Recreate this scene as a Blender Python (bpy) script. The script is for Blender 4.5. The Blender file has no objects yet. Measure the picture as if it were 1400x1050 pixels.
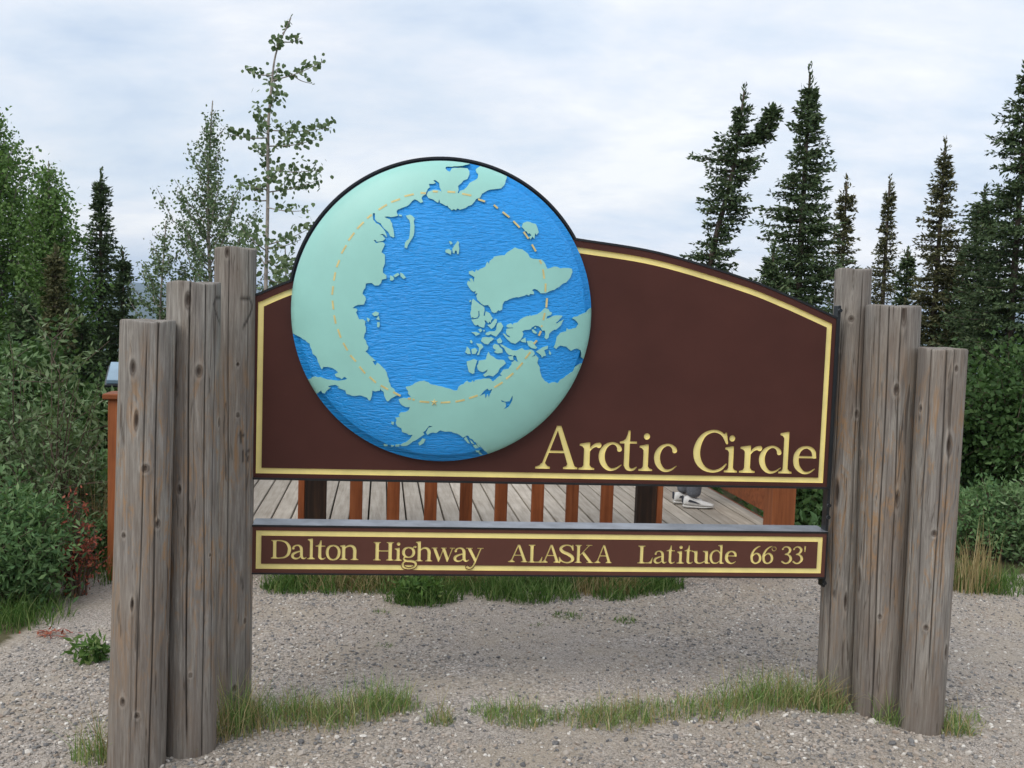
import bpy, math, random
import numpy as np
from mathutils.geometry import delaunay_2d_cdt
from mathutils import Vector
PI = math.pi
S = bpy.context.scene
COL = S.collection

# ------------------------------------------------------------------ camera
FOC = 1361.0            # focal length in pixels of the 1400 px wide picture
PITCH, ROLL = 0.07492, 0.03356
EYE = np.array([0., 0., 1.65])
_f = np.array([0, math.cos(PITCH), -math.sin(PITCH)])
_r0 = np.array([1., 0, 0]); _u0 = np.array([0, math.sin(PITCH), math.cos(PITCH)])
_r = math.cos(ROLL)*_r0 + math.sin(ROLL)*_u0
_u = math.cos(ROLL)*_u0 - math.sin(ROLL)*_r0
cd = bpy.data.cameras.new('camera'); cam = bpy.data.objects.new('camera', cd); COL.objects.link(cam)
cd.sensor_width = 36; cd.lens = FOC/1400*36; cd.clip_start = 0.05; cd.clip_end = 60000
from mathutils import Matrix
cam.matrix_world = Matrix([[_r[0], _u[0], -_f[0], EYE[0]], [_r[1], _u[1], -_f[1], EYE[1]], [_r[2], _u[2], -_f[2], EYE[2]], [0, 0, 0, 1]])
S.camera = cam

# ------------------------------------------------------------------ sky, sun, exposure
SUN_EL, SUN_AZ = math.radians(48), math.radians(215)   # azimuth clockwise from +Y: behind the camera, to the left
w = bpy.data.worlds.new('World'); S.world = w; w.use_nodes = True
nt = w.node_tree; nt.nodes.clear()
def _n(t, typ, **k):
    n = t.nodes.new(typ)
    for a, b in k.items(): setattr(n, a, b)
    return n
def link(t, a, b): t.links.new(a, b)
def math_n(t, op, a, b=None, clamp=False):
    n = _n(t, 'ShaderNodeMath', operation=op, use_clamp=clamp)
    for i, v in enumerate((a, b)):
        if v is None: continue
        if isinstance(v, (int, float)): n.inputs[i].default_value = v
        else: link(t, v, n.inputs[i])
    return n.outputs[0]
def mix_c(t, fac, a, b, blend='MIX'):
    n = _n(t, 'ShaderNodeMix', data_type='RGBA', blend_type=blend)
    for s, v in ((n.inputs[0], fac), (n.inputs[6], a), (n.inputs[7], b)):
        if isinstance(v, (int, float)): s.default_value = v
        elif isinstance(v, tuple): s.default_value = (*v[:3], 1)
        else: link(t, v, s)
    return n.outputs[2]
def ramp(t, fac, stops, interp='LINEAR'):
    n = _n(t, 'ShaderNodeValToRGB'); n.color_ramp.interpolation = interp
    e = n.color_ramp.elements
    while len(e) < len(stops): e.new(0.5)
    for i, (p, c) in enumerate(stops):
        e[i].position = p; e[i].color = (*(c if isinstance(c, tuple) else (c, c, c)), 1)
    link(t, fac, n.inputs[0]); return n.outputs[0]
def noise(t, vec, scale, detail=4, rough=0.5, dist=0.0, out=0):
    n = _n(t, 'ShaderNodeTexNoise'); n.inputs['Scale'].default_value = scale
    n.inputs['Detail'].default_value = detail; n.inputs['Roughness'].default_value = rough; n.inputs['Distortion'].default_value = dist
    if vec is not None: link(t, vec, n.inputs['Vector'])
    return n.outputs[out]
def vscale(t, vec, s, loc=(0, 0, 0), rot=(0, 0, 0)):
    n = _n(t, 'ShaderNodeMapping'); n.inputs['Scale'].default_value = s; n.inputs['Location'].default_value = loc
    n.inputs['Rotation'].default_value = rot
    link(t, vec, n.inputs['Vector']); return n.outputs[0]
tc = _n(nt, 'ShaderNodeTexCoord')
sky = _n(nt, 'ShaderNodeTexSky', sky_type='NISHITA'); sky.sun_disc = False
sky.sun_elevation = SUN_EL; sky.sun_rotation = SUN_AZ; sky.air_density = 1.2; sky.dust_density = 2.0
bg1 = _n(nt, 'ShaderNodeBackground'); bg1.inputs[1].default_value = 0.10; link(nt, sky.outputs[0], bg1.inputs[0])
sep = _n(nt, 'ShaderNodeSeparateXYZ'); link(nt, tc.outputs['Generated'], sep.inputs[0])
zz = math_n(nt, 'ADD', math_n(nt, 'MAXIMUM', sep.outputs[2], 0.0), 0.32)
cmb = _n(nt, 'ShaderNodeCombineXYZ')
link(nt, math_n(nt, 'DIVIDE', sep.outputs[0], zz), cmb.inputs[0]); link(nt, math_n(nt, 'DIVIDE', sep.outputs[1], zz), cmb.inputs[1])
v1 = vscale(nt, cmb.outputs[0], (0.75, 1.15, 1), (3.1, 1.7, 0))
n1 = noise(nt, v1, 1.7, 8, 0.56, 0.5)
n2 = noise(nt, vscale(nt, cmb.outputs[0], (1.0, 1.6, 1), (9.1, 4.7, 2)), 3.1, 7, 0.6, 0.2)
ccol = ramp(nt, math_n(nt, 'ADD', math_n(nt, 'MULTIPLY', n1, 0.65), math_n(nt, 'MULTIPLY', n2, 0.35)),
            [(0.36, (0.56, 0.66, 0.81)), (0.45, (0.69, 0.765, 0.87)), (0.52, (0.79, 0.83, 0.90)), (0.60, (0.92, 0.93, 0.945))])
bg2 = _n(nt, 'ShaderNodeBackground'); bg2.inputs[1].default_value = 0.97; link(nt, ccol, bg2.inputs[0])
mxw = _n(nt, 'ShaderNodeMixShader')
cov = ramp(nt, noise(nt, v1, 0.9, 4, 0.5, 0.2), [(0.30, 0.80), (0.55, 0.97)])
link(nt, cov, mxw.inputs[0]); link(nt, bg1.outputs[0], mxw.inputs[1]); link(nt, bg2.outputs[0], mxw.inputs[2])
wo = _n(nt, 'ShaderNodeOutputWorld'); link(nt, mxw.outputs[0], wo.inputs[0])

sd = bpy.data.lights.new('sun', 'SUN'); sd.energy = 1.5; sd.angle = math.radians(40); sd.color = (1.0, 0.95, 0.88)
sun = bpy.data.objects.new('sun', sd); COL.objects.link(sun)
sv = Vector((math.sin(SUN_AZ)*math.cos(SUN_EL), math.cos(SUN_AZ)*math.cos(SUN_EL), math.sin(SUN_EL)))
sun.rotation_euler = sv.to_track_quat('Z', 'Y').to_euler()
S.view_settings.view_transform = 'Standard'; S.view_settings.look = 'None'
S.view_settings.exposure = 0.32; S.view_settings.gamma = 1.0; S.view_settings.use_curve_mapping = False
S.render.engine = 'CYCLES'
S.cycles.volume_bounces = 0

# ------------------------------------------------------------------ helpers
def ray(px, py):
    d = _f*FOC + _r*(px-700) + _u*(525-py); return d/np.linalg.norm(d)
def G(px, py, h=0.0):          # a pixel's point on a level plane at height h
    d = ray(px, py); return EYE + d*((h-EYE[2])/d[2])
def at(px, py, Y):             # a pixel's point at distance Y in front
    d = ray(px, py); return EYE + d*(Y/d[1])
def rng(seed): return np.random.default_rng(seed)
def tag(o, label=None, cat=None, group=None, kind=None):
    if label: o['label'] = label
    if cat: o['category'] = cat
    if group: o['group'] = group
    if kind: o['kind'] = kind
    return o
def empty(name, loc, label, cat, group=None, rz=0.0):
    o = bpy.data.objects.new(name, None); COL.objects.link(o); o.location = tuple(loc); o.rotation_euler.z = rz
    o.empty_display_size = 0.1
    return tag(o, label, cat, group)
def new_mesh(name, V, faces, mats=None, smooth=False, fattr=None, vattr=None):
    """faces: (n,k) int array, or a list of such arrays"""
    V = np.asarray(V, np.float32).reshape(-1, 3)
    fl = faces if isinstance(faces, list) and len(faces) and isinstance(faces[0], np.ndarray) else [np.asarray(faces, np.int32)]
    fl = [np.asarray(f, np.int32) for f in fl if len(f)]
    me = bpy.data.meshes.new(name)
    me.vertices.add(len(V)); me.vertices.foreach_set('co', V.ravel())
    loops = np.concatenate([f.ravel() for f in fl]); sizes = np.concatenate([np.full(len(f), f.shape[1], np.int32) for f in fl])
    starts = np.concatenate([[0], np.cumsum(sizes)[:-1]]).astype(np.int32)
    me.loops.add(len(loops)); me.loops.foreach_set('vertex_index', loops)
    me.polygons.add(len(sizes)); me.polygons.foreach_set('loop_start', starts); me.polygons.foreach_set('loop_total', sizes)
    me.polygons.foreach_set('use_smooth', np.full(len(sizes), bool(smooth)))
    me.update(calc_edges=True)
    if fattr is not None:
        a = me.attributes.new('rnd', 'FLOAT', 'FACE'); a.data.foreach_set('value', np.asarray(fattr, np.float32))
    if vattr:
        for k, v in vattr.items():
            a = me.attributes.new(k, 'FLOAT', 'POINT'); a.data.foreach_set('value', np.asarray(v, np.float32))
    me.validate()
    if mats: me.materials.append(mats)
    return me
def obj(name, me, parent=None, loc=None, label=None):
    o = bpy.data.objects.new(name, me); COL.objects.link(o)
    if parent: o.parent = parent
    if loc is not None: o.location = tuple(loc)
    if label: o['label'] = label
    return o
BOXF = np.array([[0, 3, 2, 1], [4, 5, 6, 7], [0, 1, 5, 4], [1, 2, 6, 5], [2, 3, 7, 6], [3, 0, 4, 7]])
def box_v(x0, x1, y0, y1, z0, z1):
    return np.array([[x0, y0, z0], [x1, y0, z0], [x1, y1, z0], [x0, y1, z0], [x0, y0, z1], [x1, y0, z1], [x1, y1, z1], [x0, y1, z1]], float)
def bevel_box(x0, x1, y0, y1, z0, z1, b=0.004):
    """box with chamfered long and short edges (24 vertices)"""
    V = []; F = []
    c = np.array([(x0+x1)/2, (y0+y1)/2, (z0+z1)/2]); h = np.array([(x1-x0)/2, (y1-y0)/2, (z1-z0)/2])
    idx = {}
    for ax in range(3):
        for sx in (-1, 1):
            for sy in (-1, 1):
                for sz in (-1, 1):
                    s = np.array([sx, sy, sz]); p = h-b; p[ax] = h[ax]
                    idx[(ax, sx, sy, sz)] = len(V); V.append(c+s*p)
    def q(*ks): F.append([idx[k] for k in ks])
    for ax in range(3):
        a, b2 = [i for i in range(3) if i != ax]
        for s in (-1, 1):
            ring = []
            for (p1, p2) in ((-1, -1), (1, -1), (1, 1), (-1, 1)):
                k = [0, 0, 0]; k[ax] = s; k[a] = p1; k[b2] = p2; ring.append((ax, *k))
            flip = (s == 1) == (ax == 1)
            q(*(ring[::-1] if flip else ring)) if s == 1 else q(*(ring if (ax == 1) else ring[::-1]))
    for ax in range(3):                                   # edges parallel to ax
        a, b2 = [i for i in range(3) if i != ax]
        for sa in (-1, 1):
            for sb in (-1, 1):
                k1 = [0, 0, 0]; k1[a] = sa; k1[b2] = sb; k2 = list(k1); k1[ax] = -1; k2[ax] = 1
                q((a, *k1), (a, *k2), (b2, *k2), (b2, *k1))
    T = []
    for sx in (-1, 1):
        for sy in (-1, 1):
            for sz in (-1, 1): T.append([idx[(0, sx, sy, sz)], idx[(1, sx, sy, sz)], idx[(2, sx, sy, sz)]])
    me_v = np.array(V)
    def fix(f):
        f = list(f); n = np.cross(me_v[f[1]]-me_v[f[0]], me_v[f[2]]-me_v[f[0]])
        return f if np.dot(n, me_v[f].mean(0)-c) > 0 else f[::-1]
    return me_v, np.array([fix(f) for f in F]), np.array([fix(f) for f in T])
def bbox_mesh(name, dims, m, b=0.004):
    V, Q, T = bevel_box(*dims, b); return new_mesh(name, V, [Q, T], m)
def catmull(P, n=6, closed=False):
    P = np.asarray(P, float)
    if len(P) < 3 and not closed:
        t = np.linspace(0, 1, 4)[:, None]; return P[0]*(1-t)+P[-1]*t
    Q = np.vstack([P[-1], P, P[0], P[1]]) if closed else np.vstack([2*P[0]-P[1], P, 2*P[-1]-P[-2]])
    out = []
    m = len(P) if closed else len(P)-1
    for i in range(m):
        p0, p1, p2, p3 = Q[i], Q[i+1], Q[i+2], Q[i+3]
        for k in range(n):
            t = k/n
            out.append(0.5*((2*p1)+(-p0+p2)*t+(2*p0-5*p1+4*p2-p3)*t*t+(-p0+3*p1-3*p2+p3)*t**3))
    out.append(P[0] if closed else P[-1])
    return np.array(out)
def tubes(lines, k=5):
    """lines: list of (points (n,3), radii (n)) -> V, F"""
    Vs = []; Fs = []; off = 0
    ang = np.arange(k)*2*PI/k
    for P, R in lines:
        P = np.asarray(P, float); R = np.broadcast_to(R, (len(P),)); n = len(P)
        T = np.gradient(P, axis=0); T /= np.linalg.norm(T, axis=1)[:, None]+1e-9
        ref = np.array([0.31, 0.17, 0.93]) if abs(T[:, 2]).mean() < 0.8 else np.array([1., 0.1, 0])
        A = np.cross(T, ref); A /= np.linalg.norm(A, axis=1)[:, None]+1e-9; B = np.cross(T, A)
        V = P[:, None]+R[:, None, None]*(np.cos(ang)[None, :, None]*A[:, None]+np.sin(ang)[None, :, None]*B[:, None])
        Vs.append(V.reshape(-1, 3))
        i = np.arange(n-1)[:, None]*k; j = np.arange(k)[None]; j2 = (j+1) % k
        Fs.append(np.stack([i+j, i+j2, i+k+j2, i+k+j], -1).reshape(-1, 4)+off); off += n*k
    return np.vstack(Vs), np.vstack(Fs)

# ------------------------------------------------------------------ materials
def material(name):
    m = bpy.data.materials.new(name); m.use_nodes = True; t = m.node_tree
    b = t.nodes['Principled BSDF']; return m, t, b
def bump(t, b, h, strength=0.3, dist=0.01):
    n = _n(t, 'ShaderNodeBump'); n.inputs['Strength'].default_value = strength; n.inputs['Distance'].default_value = dist
    link(t, h, n.inputs['Height']); link(t, n.outputs[0], b.inputs['Normal'])
def paint(name, c, rough=0.5, var=0.12, scale=8, bmp=0.1, metal=0.0, coords='Object', spec=0.5):
    m, t, b = material(name); tcn = _n(t, 'ShaderNodeTexCoord').outputs[coords]
    f = noise(t, tcn, scale, 6, 0.6)
    lo = tuple(x*(1-var) for x in c); hi = tuple(min(1, x*(1+var)) for x in c)
    link(t, ramp(t, f, [(0.35, lo), (0.65, hi)]), b.inputs['Base Color'])
    b.inputs['Roughness'].default_value = rough; b.inputs['Metallic'].default_value = metal
    b.inputs['Specular IOR Level'].default_value = spec
    if bmp: bump(t, b, noise(t, tcn, scale*12, 4, 0.6), bmp, 0.002)
    return m
def leaf_mat(name, c1, c2, c3, trans=0.25, rough=0.55):
    m, t, b = material(name)
    a = _n(t, 'ShaderNodeAttribute', attribute_name='rnd')
    col = ramp(t, a.outputs['Fac'], [(0.0, c1), (0.5, c2), (1.0, c3)])
    link(t, col, b.inputs['Base Color']); b.inputs['Roughness'].default_value = rough
    b.inputs['Specular IOR Level'].default_value = 0.16
    tr = _n(t, 'ShaderNodeBsdfTranslucent'); link(t, mix_c(t, 1.0, col, (1.0, 1.1, 0.6), 'MULTIPLY'), tr.inputs[0])
    mx = _n(t, 'ShaderNodeMixShader'); mx.inputs[0].default_value = trans
    link(t, b.outputs[0], mx.inputs[1]); link(t, tr.outputs[0], mx.inputs[2])
    link(t, mx.outputs[0], t.nodes['Material Output'].inputs[0]); return m
M = {}
M['brown'] = paint('brown_sign_paint', (0.066, 0.023, 0.0175), 0.62, 0.10, 3.0, 0.10, spec=0.18)
M['brown_low'] = paint('brown_plate_paint', (0.098, 0.038, 0.027), 0.6, 0.10, 3.0, 0.10, spec=0.2)
M['yellow'] = paint('yellow_sign_paint', (0.82, 0.70, 0.27), 0.55, 0.10, 6.0, 0.1)
M['steel'] = paint('black_steel_paint', (0.010, 0.012, 0.014), 0.32, 0.3, 12, 0.05, spec=0.4)
M['sky_sheen'] = paint('sky_sheen_metal', (0.30, 0.32, 0.35), 0.38, 0.25, 9, 0.05, metal=0.7)  # paler than the black frame, to stand in for its sky reflection
M['land'] = paint('sea_green_paint', (0.30, 0.60, 0.535), 0.42, 0.07, 2.2, 0.06)
M['dash'] = paint('gold_dash_paint', (0.62, 0.52, 0.22), 0.5, 0.15, 30, 0.1)
m, t, b = material('blue_carved_sea'); M['sea'] = m
oc = _n(t, 'ShaderNodeTexCoord').outputs['Object']
wv = noise(t, vscale(t, oc, (0.20, 1, 1), (0, 0, 0), (0.0, 0.0, 0.0)), 120, 3, 0.55, 0.35)
crest = ramp(t, wv, [(0.36, 0.0), (0.52, 0.75), (0.60, 1.0), (0.68, 0.5)])
link(t, mix_c(t, noise(t, oc, 3, 3), (0.010, 0.29, 0.78), (0.015, 0.34, 0.86)), b.inputs['Base Color'])
b.inputs['Roughness'].default_value = 0.35; bump(t, b, crest, 1.0, 0.0024)
# weathered log
m, t, b = material('weathered_log'); M['log'] = m
oc = _n(t, 'ShaderNodeTexCoord').outputs['Object']
oi = _n(t, 'ShaderNodeObjectInfo').outputs['Random']
ca = _n(t, 'ShaderNodeVectorMath', operation='ADD'); link(t, oc, ca.inputs[0])
cx = _n(t, 'ShaderNodeCombineXYZ'); link(t, math_n(t, 'MULTIPLY', oi, 37.0), cx.inputs[2]); link(t, cx.outputs[0], ca.inputs[1]); lc = ca.outputs[0]
g1 = noise(t, vscale(t, lc, (1, 1, 0.045)), 120, 7, 0.75, 0.5)
g2 = noise(t, vscale(t, lc, (1, 1, 0.10)), 22, 5, 0.6, 0.6)
g3 = noise(t, vscale(t, lc, (1, 1, 0.35)), 5.5, 4, 0.6, 0.3)
g4 = noise(t, vscale(t, lc, (1, 1, 0.20), (5, 2, 3)), 21, 7, 0.75, 1.4)
g5 = noise(t, vscale(t, lc, (1, 1, 0.07), (1, 7, 3)), 60, 3, 0.6, 0.8)
base = ramp(t, g1, [(0.28, (0.115, 0.102, 0.088)), (0.48, (0.255, 0.235, 0.208)), (0.70, (0.44, 0.415, 0.375))])
base = mix_c(t, ramp(t, g2, [(0.38, 0.0), (0.7, 0.7)]), base, (0.135, 0.115, 0.105))
base = mix_c(t, ramp(t, g3, [(0.45, 0.0), (0.70, 0.38)]), base, (0.185, 0.130, 0.090))
sepz = _n(t, 'ShaderNodeSeparateXYZ'); link(t, oc, sepz.inputs[0])
zmask = ramp(t, math_n(t, 'MULTIPLY', sepz.outputs[2], 0.5), [(0.10, 0.25), (0.38, 1.0), (0.62, 0.9), (0.80, 0.0)])
og = math_n(t, 'MULTIPLY', ramp(t, g4, [(0.50, 0.0), (0.62, 0.80)]), zmask)
base = mix_c(t, og, base, (0.33, 0.195, 0.095))
base = mix_c(t, ramp(t, g5, [(0.60, 0.0), (0.68, 0.75)]), base, (0.070, 0.056, 0.046))
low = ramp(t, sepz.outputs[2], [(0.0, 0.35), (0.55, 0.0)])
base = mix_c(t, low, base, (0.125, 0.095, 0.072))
ck = _n(t, 'ShaderNodeAttribute', attribute_name='crack').outputs['Fac']
kn = _n(t, 'ShaderNodeAttribute', attribute_name='knot').outputs['Fac']
base = mix_c(t, ck, base, (0.030, 0.024, 0.020))
base = mix_c(t, ramp(t, kn, [(0.0, 0.0), (0.12, 0.12), (0.30, 0.26), (0.50, 0.1)]), base, (0.42, 0.38, 0.33))
base = mix_c(t, ramp(t, kn, [(0.45, 0.0), (0.60, 0.60), (0.70, 0.5), (0.88, 0.90)]), base, (0.065, 0.048, 0.038))
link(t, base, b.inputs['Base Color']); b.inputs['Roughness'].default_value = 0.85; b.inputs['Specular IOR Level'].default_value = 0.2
bump(t, b, math_n(t, 'ADD', math_n(t, 'MULTIPLY', g1, 0.7), math_n(t, 'MULTIPLY', g2, 0.5)), 0.65, 0.006)
def wood(name, c1, c2, c3, axis=1, rough=0.7, sc=40):
    m, t, b = material(name); oc = _n(t, 'ShaderNodeTexCoord').outputs['Object']
    oi = _n(t, 'ShaderNodeObjectInfo').outputs['Random']
    ca = _n(t, 'ShaderNodeVectorMath', operation='ADD'); link(t, oc, ca.inputs[0])
    cx = _n(t, 'ShaderNodeCombineXYZ'); link(t, math_n(t, 'MULTIPLY', oi, 91.0), cx.inputs[0]); link(t, math_n(t, 'MULTIPLY', oi, 17.0), cx.inputs[1])
    link(t, cx.outputs[0], ca.inputs[1])
    s = [1, 1, 1]; s[axis] = 0.06
    g = noise(t, vscale(t, ca.outputs[0], tuple(s)), sc, 5, 0.65, 0.3)
    h = noise(t, ca.outputs[0], 6, 4, 0.6)
    c = ramp(t, g, [(0.3, c1), (0.52, c2), (0.75, c3)])
    c = mix_c(t, ramp(t, h, [(0.4, 0.0), (0.75, 0.45)]), c, c1)
    hv = _n(t, 'ShaderNodeHueSaturation'); link(t, c, hv.inputs['Color'])
    link(t, math_n(t, 'ADD', math_n(t, 'MULTIPLY', oi, 0.36), 0.82), hv.inputs['Value'])
    link(t, hv.outputs[0], b.inputs['Base Color']); b.inputs['Roughness'].default_value = rough; b.inputs['Specular IOR Level'].default_value = 0.2
    bump(t, b, g, 0.4, 0.003); return m
M['plank'] = wood('weathered_deck_plank', (0.27, 0.232, 0.185), (0.40, 0.355, 0.295), (0.50, 0.45, 0.385), 1)
M['redwood'] = wood('red_stained_timber', (0.11, 0.030, 0.010), (0.215, 0.062, 0.020), (0.29, 0.095, 0.034), 2, 0.6, 30)
M['redrail'] = wood('red_stained_rail', (0.15, 0.042, 0.015), (0.26, 0.080, 0.028), (0.33, 0.11, 0.04), 0, 0.55, 30)
M['redpost'] = wood('bright_red_stained_post', (0.17, 0.050, 0.018), (0.28, 0.090, 0.032), (0.36, 0.125, 0.048), 2, 0.55, 30)
M['darkwood'] = wood('dark_treated_timber', (0.010, 0.007, 0.005), (0.026, 0.014, 0.009), (0.065, 0.032, 0.016), 2, 0.7, 30)
M['bark_grey'] = paint('pale_bark', (0.28, 0.25, 0.22), 0.85, 0.35, 20, 0.5)
M['bark_dark'] = paint('dark_bark', (0.085, 0.065, 0.05), 0.9, 0.4, 25, 0.6)
M['twig'] = paint('brown_twig', (0.10, 0.07, 0.05), 0.85, 0.3, 20, 0.2)
M['needle'] = leaf_mat('spruce_needles', (0.034, 0.060, 0.026), (0.076, 0.116, 0.052), (0.145, 0.185, 0.09), 0.08, 0.6)
M['needle_brown'] = leaf_mat('browned_spruce_needles', (0.055, 0.062, 0.028), (0.110, 0.115, 0.052), (0.190, 0.170, 0.090), 0.08, 0.6)
M['needle_blue'] = leaf_mat('blue_green_spruce_needles', (0.039, 0.072, 0.058), (0.072, 0.117, 0.091), (0.143, 0.195, 0.156), 0.08, 0.6)
M['birch_leaf'] = leaf_mat('birch_leaves', (0.071, 0.135, 0.040), (0.135, 0.231, 0.071), (0.238, 0.349, 0.127), 0.3)
M['aspen_leaf'] = leaf_mat('aspen_leaves', (0.079, 0.127, 0.063), (0.143, 0.206, 0.104), (0.301, 0.365, 0.222), 0.25)
M['willow_leaf'] = leaf_mat('willow_leaves', (0.079, 0.135, 0.056), (0.159, 0.246, 0.111), (0.333, 0.428, 0.254), 0.25)
M['wand_leaf'] = leaf_mat('pale_willow_leaves', (0.09, 0.14, 0.06), (0.16, 0.22, 0.11), (0.32, 0.38, 0.25), 0.25)
M['alder_leaf'] = leaf_mat('alder_leaves', (0.032, 0.070, 0.021), (0.064, 0.123, 0.038), (0.128, 0.192, 0.070), 0.25)
M['brush_leaf'] = leaf_mat('undergrowth_leaves', (0.063, 0.135, 0.056), (0.127, 0.222, 0.088), (0.270, 0.365, 0.174), 0.25)
M['red_leaf'] = leaf_mat('reddened_leaves', (0.20, 0.05, 0.035), (0.34, 0.09, 0.06), (0.42, 0.18, 0.11), 0.2)
M['grass'] = leaf_mat('green_grass', (0.10, 0.18, 0.05), (0.21, 0.32, 0.10), (0.56, 0.54, 0.29), 0.3)
M['lush'] = leaf_mat('lush_grass', (0.05, 0.11, 0.025), (0.11, 0.20, 0.05), (0.30, 0.34, 0.15), 0.3)
M['dry'] = leaf_mat('dry_grass', (0.26, 0.19, 0.09), (0.40, 0.32, 0.17), (0.55, 0.46, 0.28), 0.3)

# ground with gravel
def ground_material():
    m, t, b = material('gravel_and_soil')
    oc = _n(t, 'ShaderNodeTexCoord').outputs['Object']
    def vor(scale, seedloc):
        n = _n(t, 'ShaderNodeTexVoronoi'); n.inputs['Scale'].default_value = scale; n.inputs['Randomness'].default_value = 1.0
        link(t, vscale(t, oc, (1, 1, 0.01), seedloc), n.inputs['Vector']); return n
    va = vor(110, (0, 0, 0)); vb = vor(230, (5, 3, 0))
    def stonecol(v):
        s = _n(t, 'ShaderNodeSeparateColor'); link(t, v.outputs['Color'], s.inputs[0])
        return ramp(t, s.outputs[0], [(0.0, (0.11, 0.10, 0.095)), (0.25, (0.22, 0.205, 0.19)), (0.5, (0.35, 0.305, 0.26)), (0.75, (0.43, 0.38, 0.34)), (0.92, (0.62, 0.57, 0.52)), (1.0, (0.39, 0.30, 0.24))])
    ca_, cb_ = stonecol(va), stonecol(vb)
    pick = ramp(t, noise(t, oc, 1.3, 5, 0.6), [(0.40, 0.0), (0.58, 1.0)])
    col = mix_c(t, pick, ca_, cb_)
    fines = ramp(t, noise(t, oc, 2.2, 6, 0.65), [(0.42, 0.10), (0.64, 0.62)])
    col = mix_c(t, fines, col, (0.375, 0.315, 0.24))
    da = ramp(t, va.outputs['Distance'], [(0.0, 1.0), (0.75, 0.0)]); db = ramp(t, vb.outputs['Distance'], [(0.0, 1.0), (0.75, 0.0)])
    # soil and ground cover away from the gravel
    g = _n(t, 'ShaderNodeAttribute', attribute_name='gravel').outputs['Fac']
    gm = ramp(t, math_n(t, 'ADD', g, math_n(t, 'MULTIPLY', math_n(t, 'SUBTRACT', noise(t, oc, 5, 5, 0.7), 0.5), 0.7)), [(0.40, 0.0), (0.60, 1.0)])
    near = ramp(t, noise(t, oc, 3, 6, 0.7), [(0.3, (0.055, 0.060, 0.028)), (0.7, (0.13, 0.11, 0.06))])
    far = ramp(t, noise(t, oc, 0.008, 8, 0.62, 0.4), [(0.38, (0.022, 0.040, 0.020)), (0.52, (0.045, 0.070, 0.030)), (0.66, (0.10, 0.12, 0.055))])
    far = mix_c(t, ramp(t, noise(t, oc, 0.06, 4, 0.7), [(0.4, 0.0), (0.6, 0.6)]), far, (0.018, 0.032, 0.017))
    fm = _n(t, 'ShaderNodeAttribute', attribute_name='far').outputs['Fac']
    soil = mix_c(t, fm, near, far)
    link(t, mix_c(t, gm, soil, col), b.inputs['Base Color']); b.inputs['Roughness'].default_value = 0.92
    b.inputs['Specular IOR Level'].default_value = 0.2
    hh = math_n(t, 'ADD', math_n(t, 'MULTIPLY', da, 0.6), math_n(t, 'MULTIPLY', db, 0.35))
    bump(t, b, math_n(t, 'ADD', hh, math_n(t, 'MULTIPLY', noise(t, oc, 40, 5, 0.7), 0.5)), 0.7, 0.006)
    return m
M['ground'] = ground_material()

# ------------------------------------------------------------------ terrain: one sheet from under the camera to beyond the ridge
def fbm2(x, y, seed, octs, f0, gain=0.5):
    r = rng(seed); out = 0
    a = 1.0; f = f0
    for o in range(octs):
        for k in range(3):
            th, ph = r.uniform(0, 2*PI), r.uniform(0, 2*PI)
            out = out+a*np.sin((x*math.cos(th)+y*math.sin(th))*f+ph+1.3*np.sin((x*math.sin(th)-y*math.cos(th))*f*0.6+ph*2))/3
        a *= gain; f *= 2.03
    return out
def sstep(a, b_, x):
    t_ = np.clip((x-a)/(b_-a), 0, 1); return t_*t_*(3-2*t_)
def ground_h(x, y):
    x = np.asarray(x, float); y = np.asarray(y, float)
    d = np.hypot(x*0.8, y-4)
    near = 0.012*fbm2(x, y, 1, 4, 2.2)+0.02*fbm2(x, y, 5, 2, 0.5)
    # a low ridge of coarse stones in front of the posts
    h = near
    drop = sstep(11, 60, d)*-9 + sstep(40, 400, d)*-35 + sstep(200, 1500, d)*-35
    rr = np.hypot(x, y)
    hills = sstep(1900, 4600, rr)*(138+15*fbm2(x, y, 9, 3, 0.0013)) + sstep(1000, 2400, rr)*9*fbm2(x, y, 7, 3, 0.0040)
    hills = hills - sstep(5200, 7800, rr)*110
    bumps = sstep(20, 200, d)*2.0*fbm2(x, y, 4, 3, 0.03)
    return h+drop+hills+bumps
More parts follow.
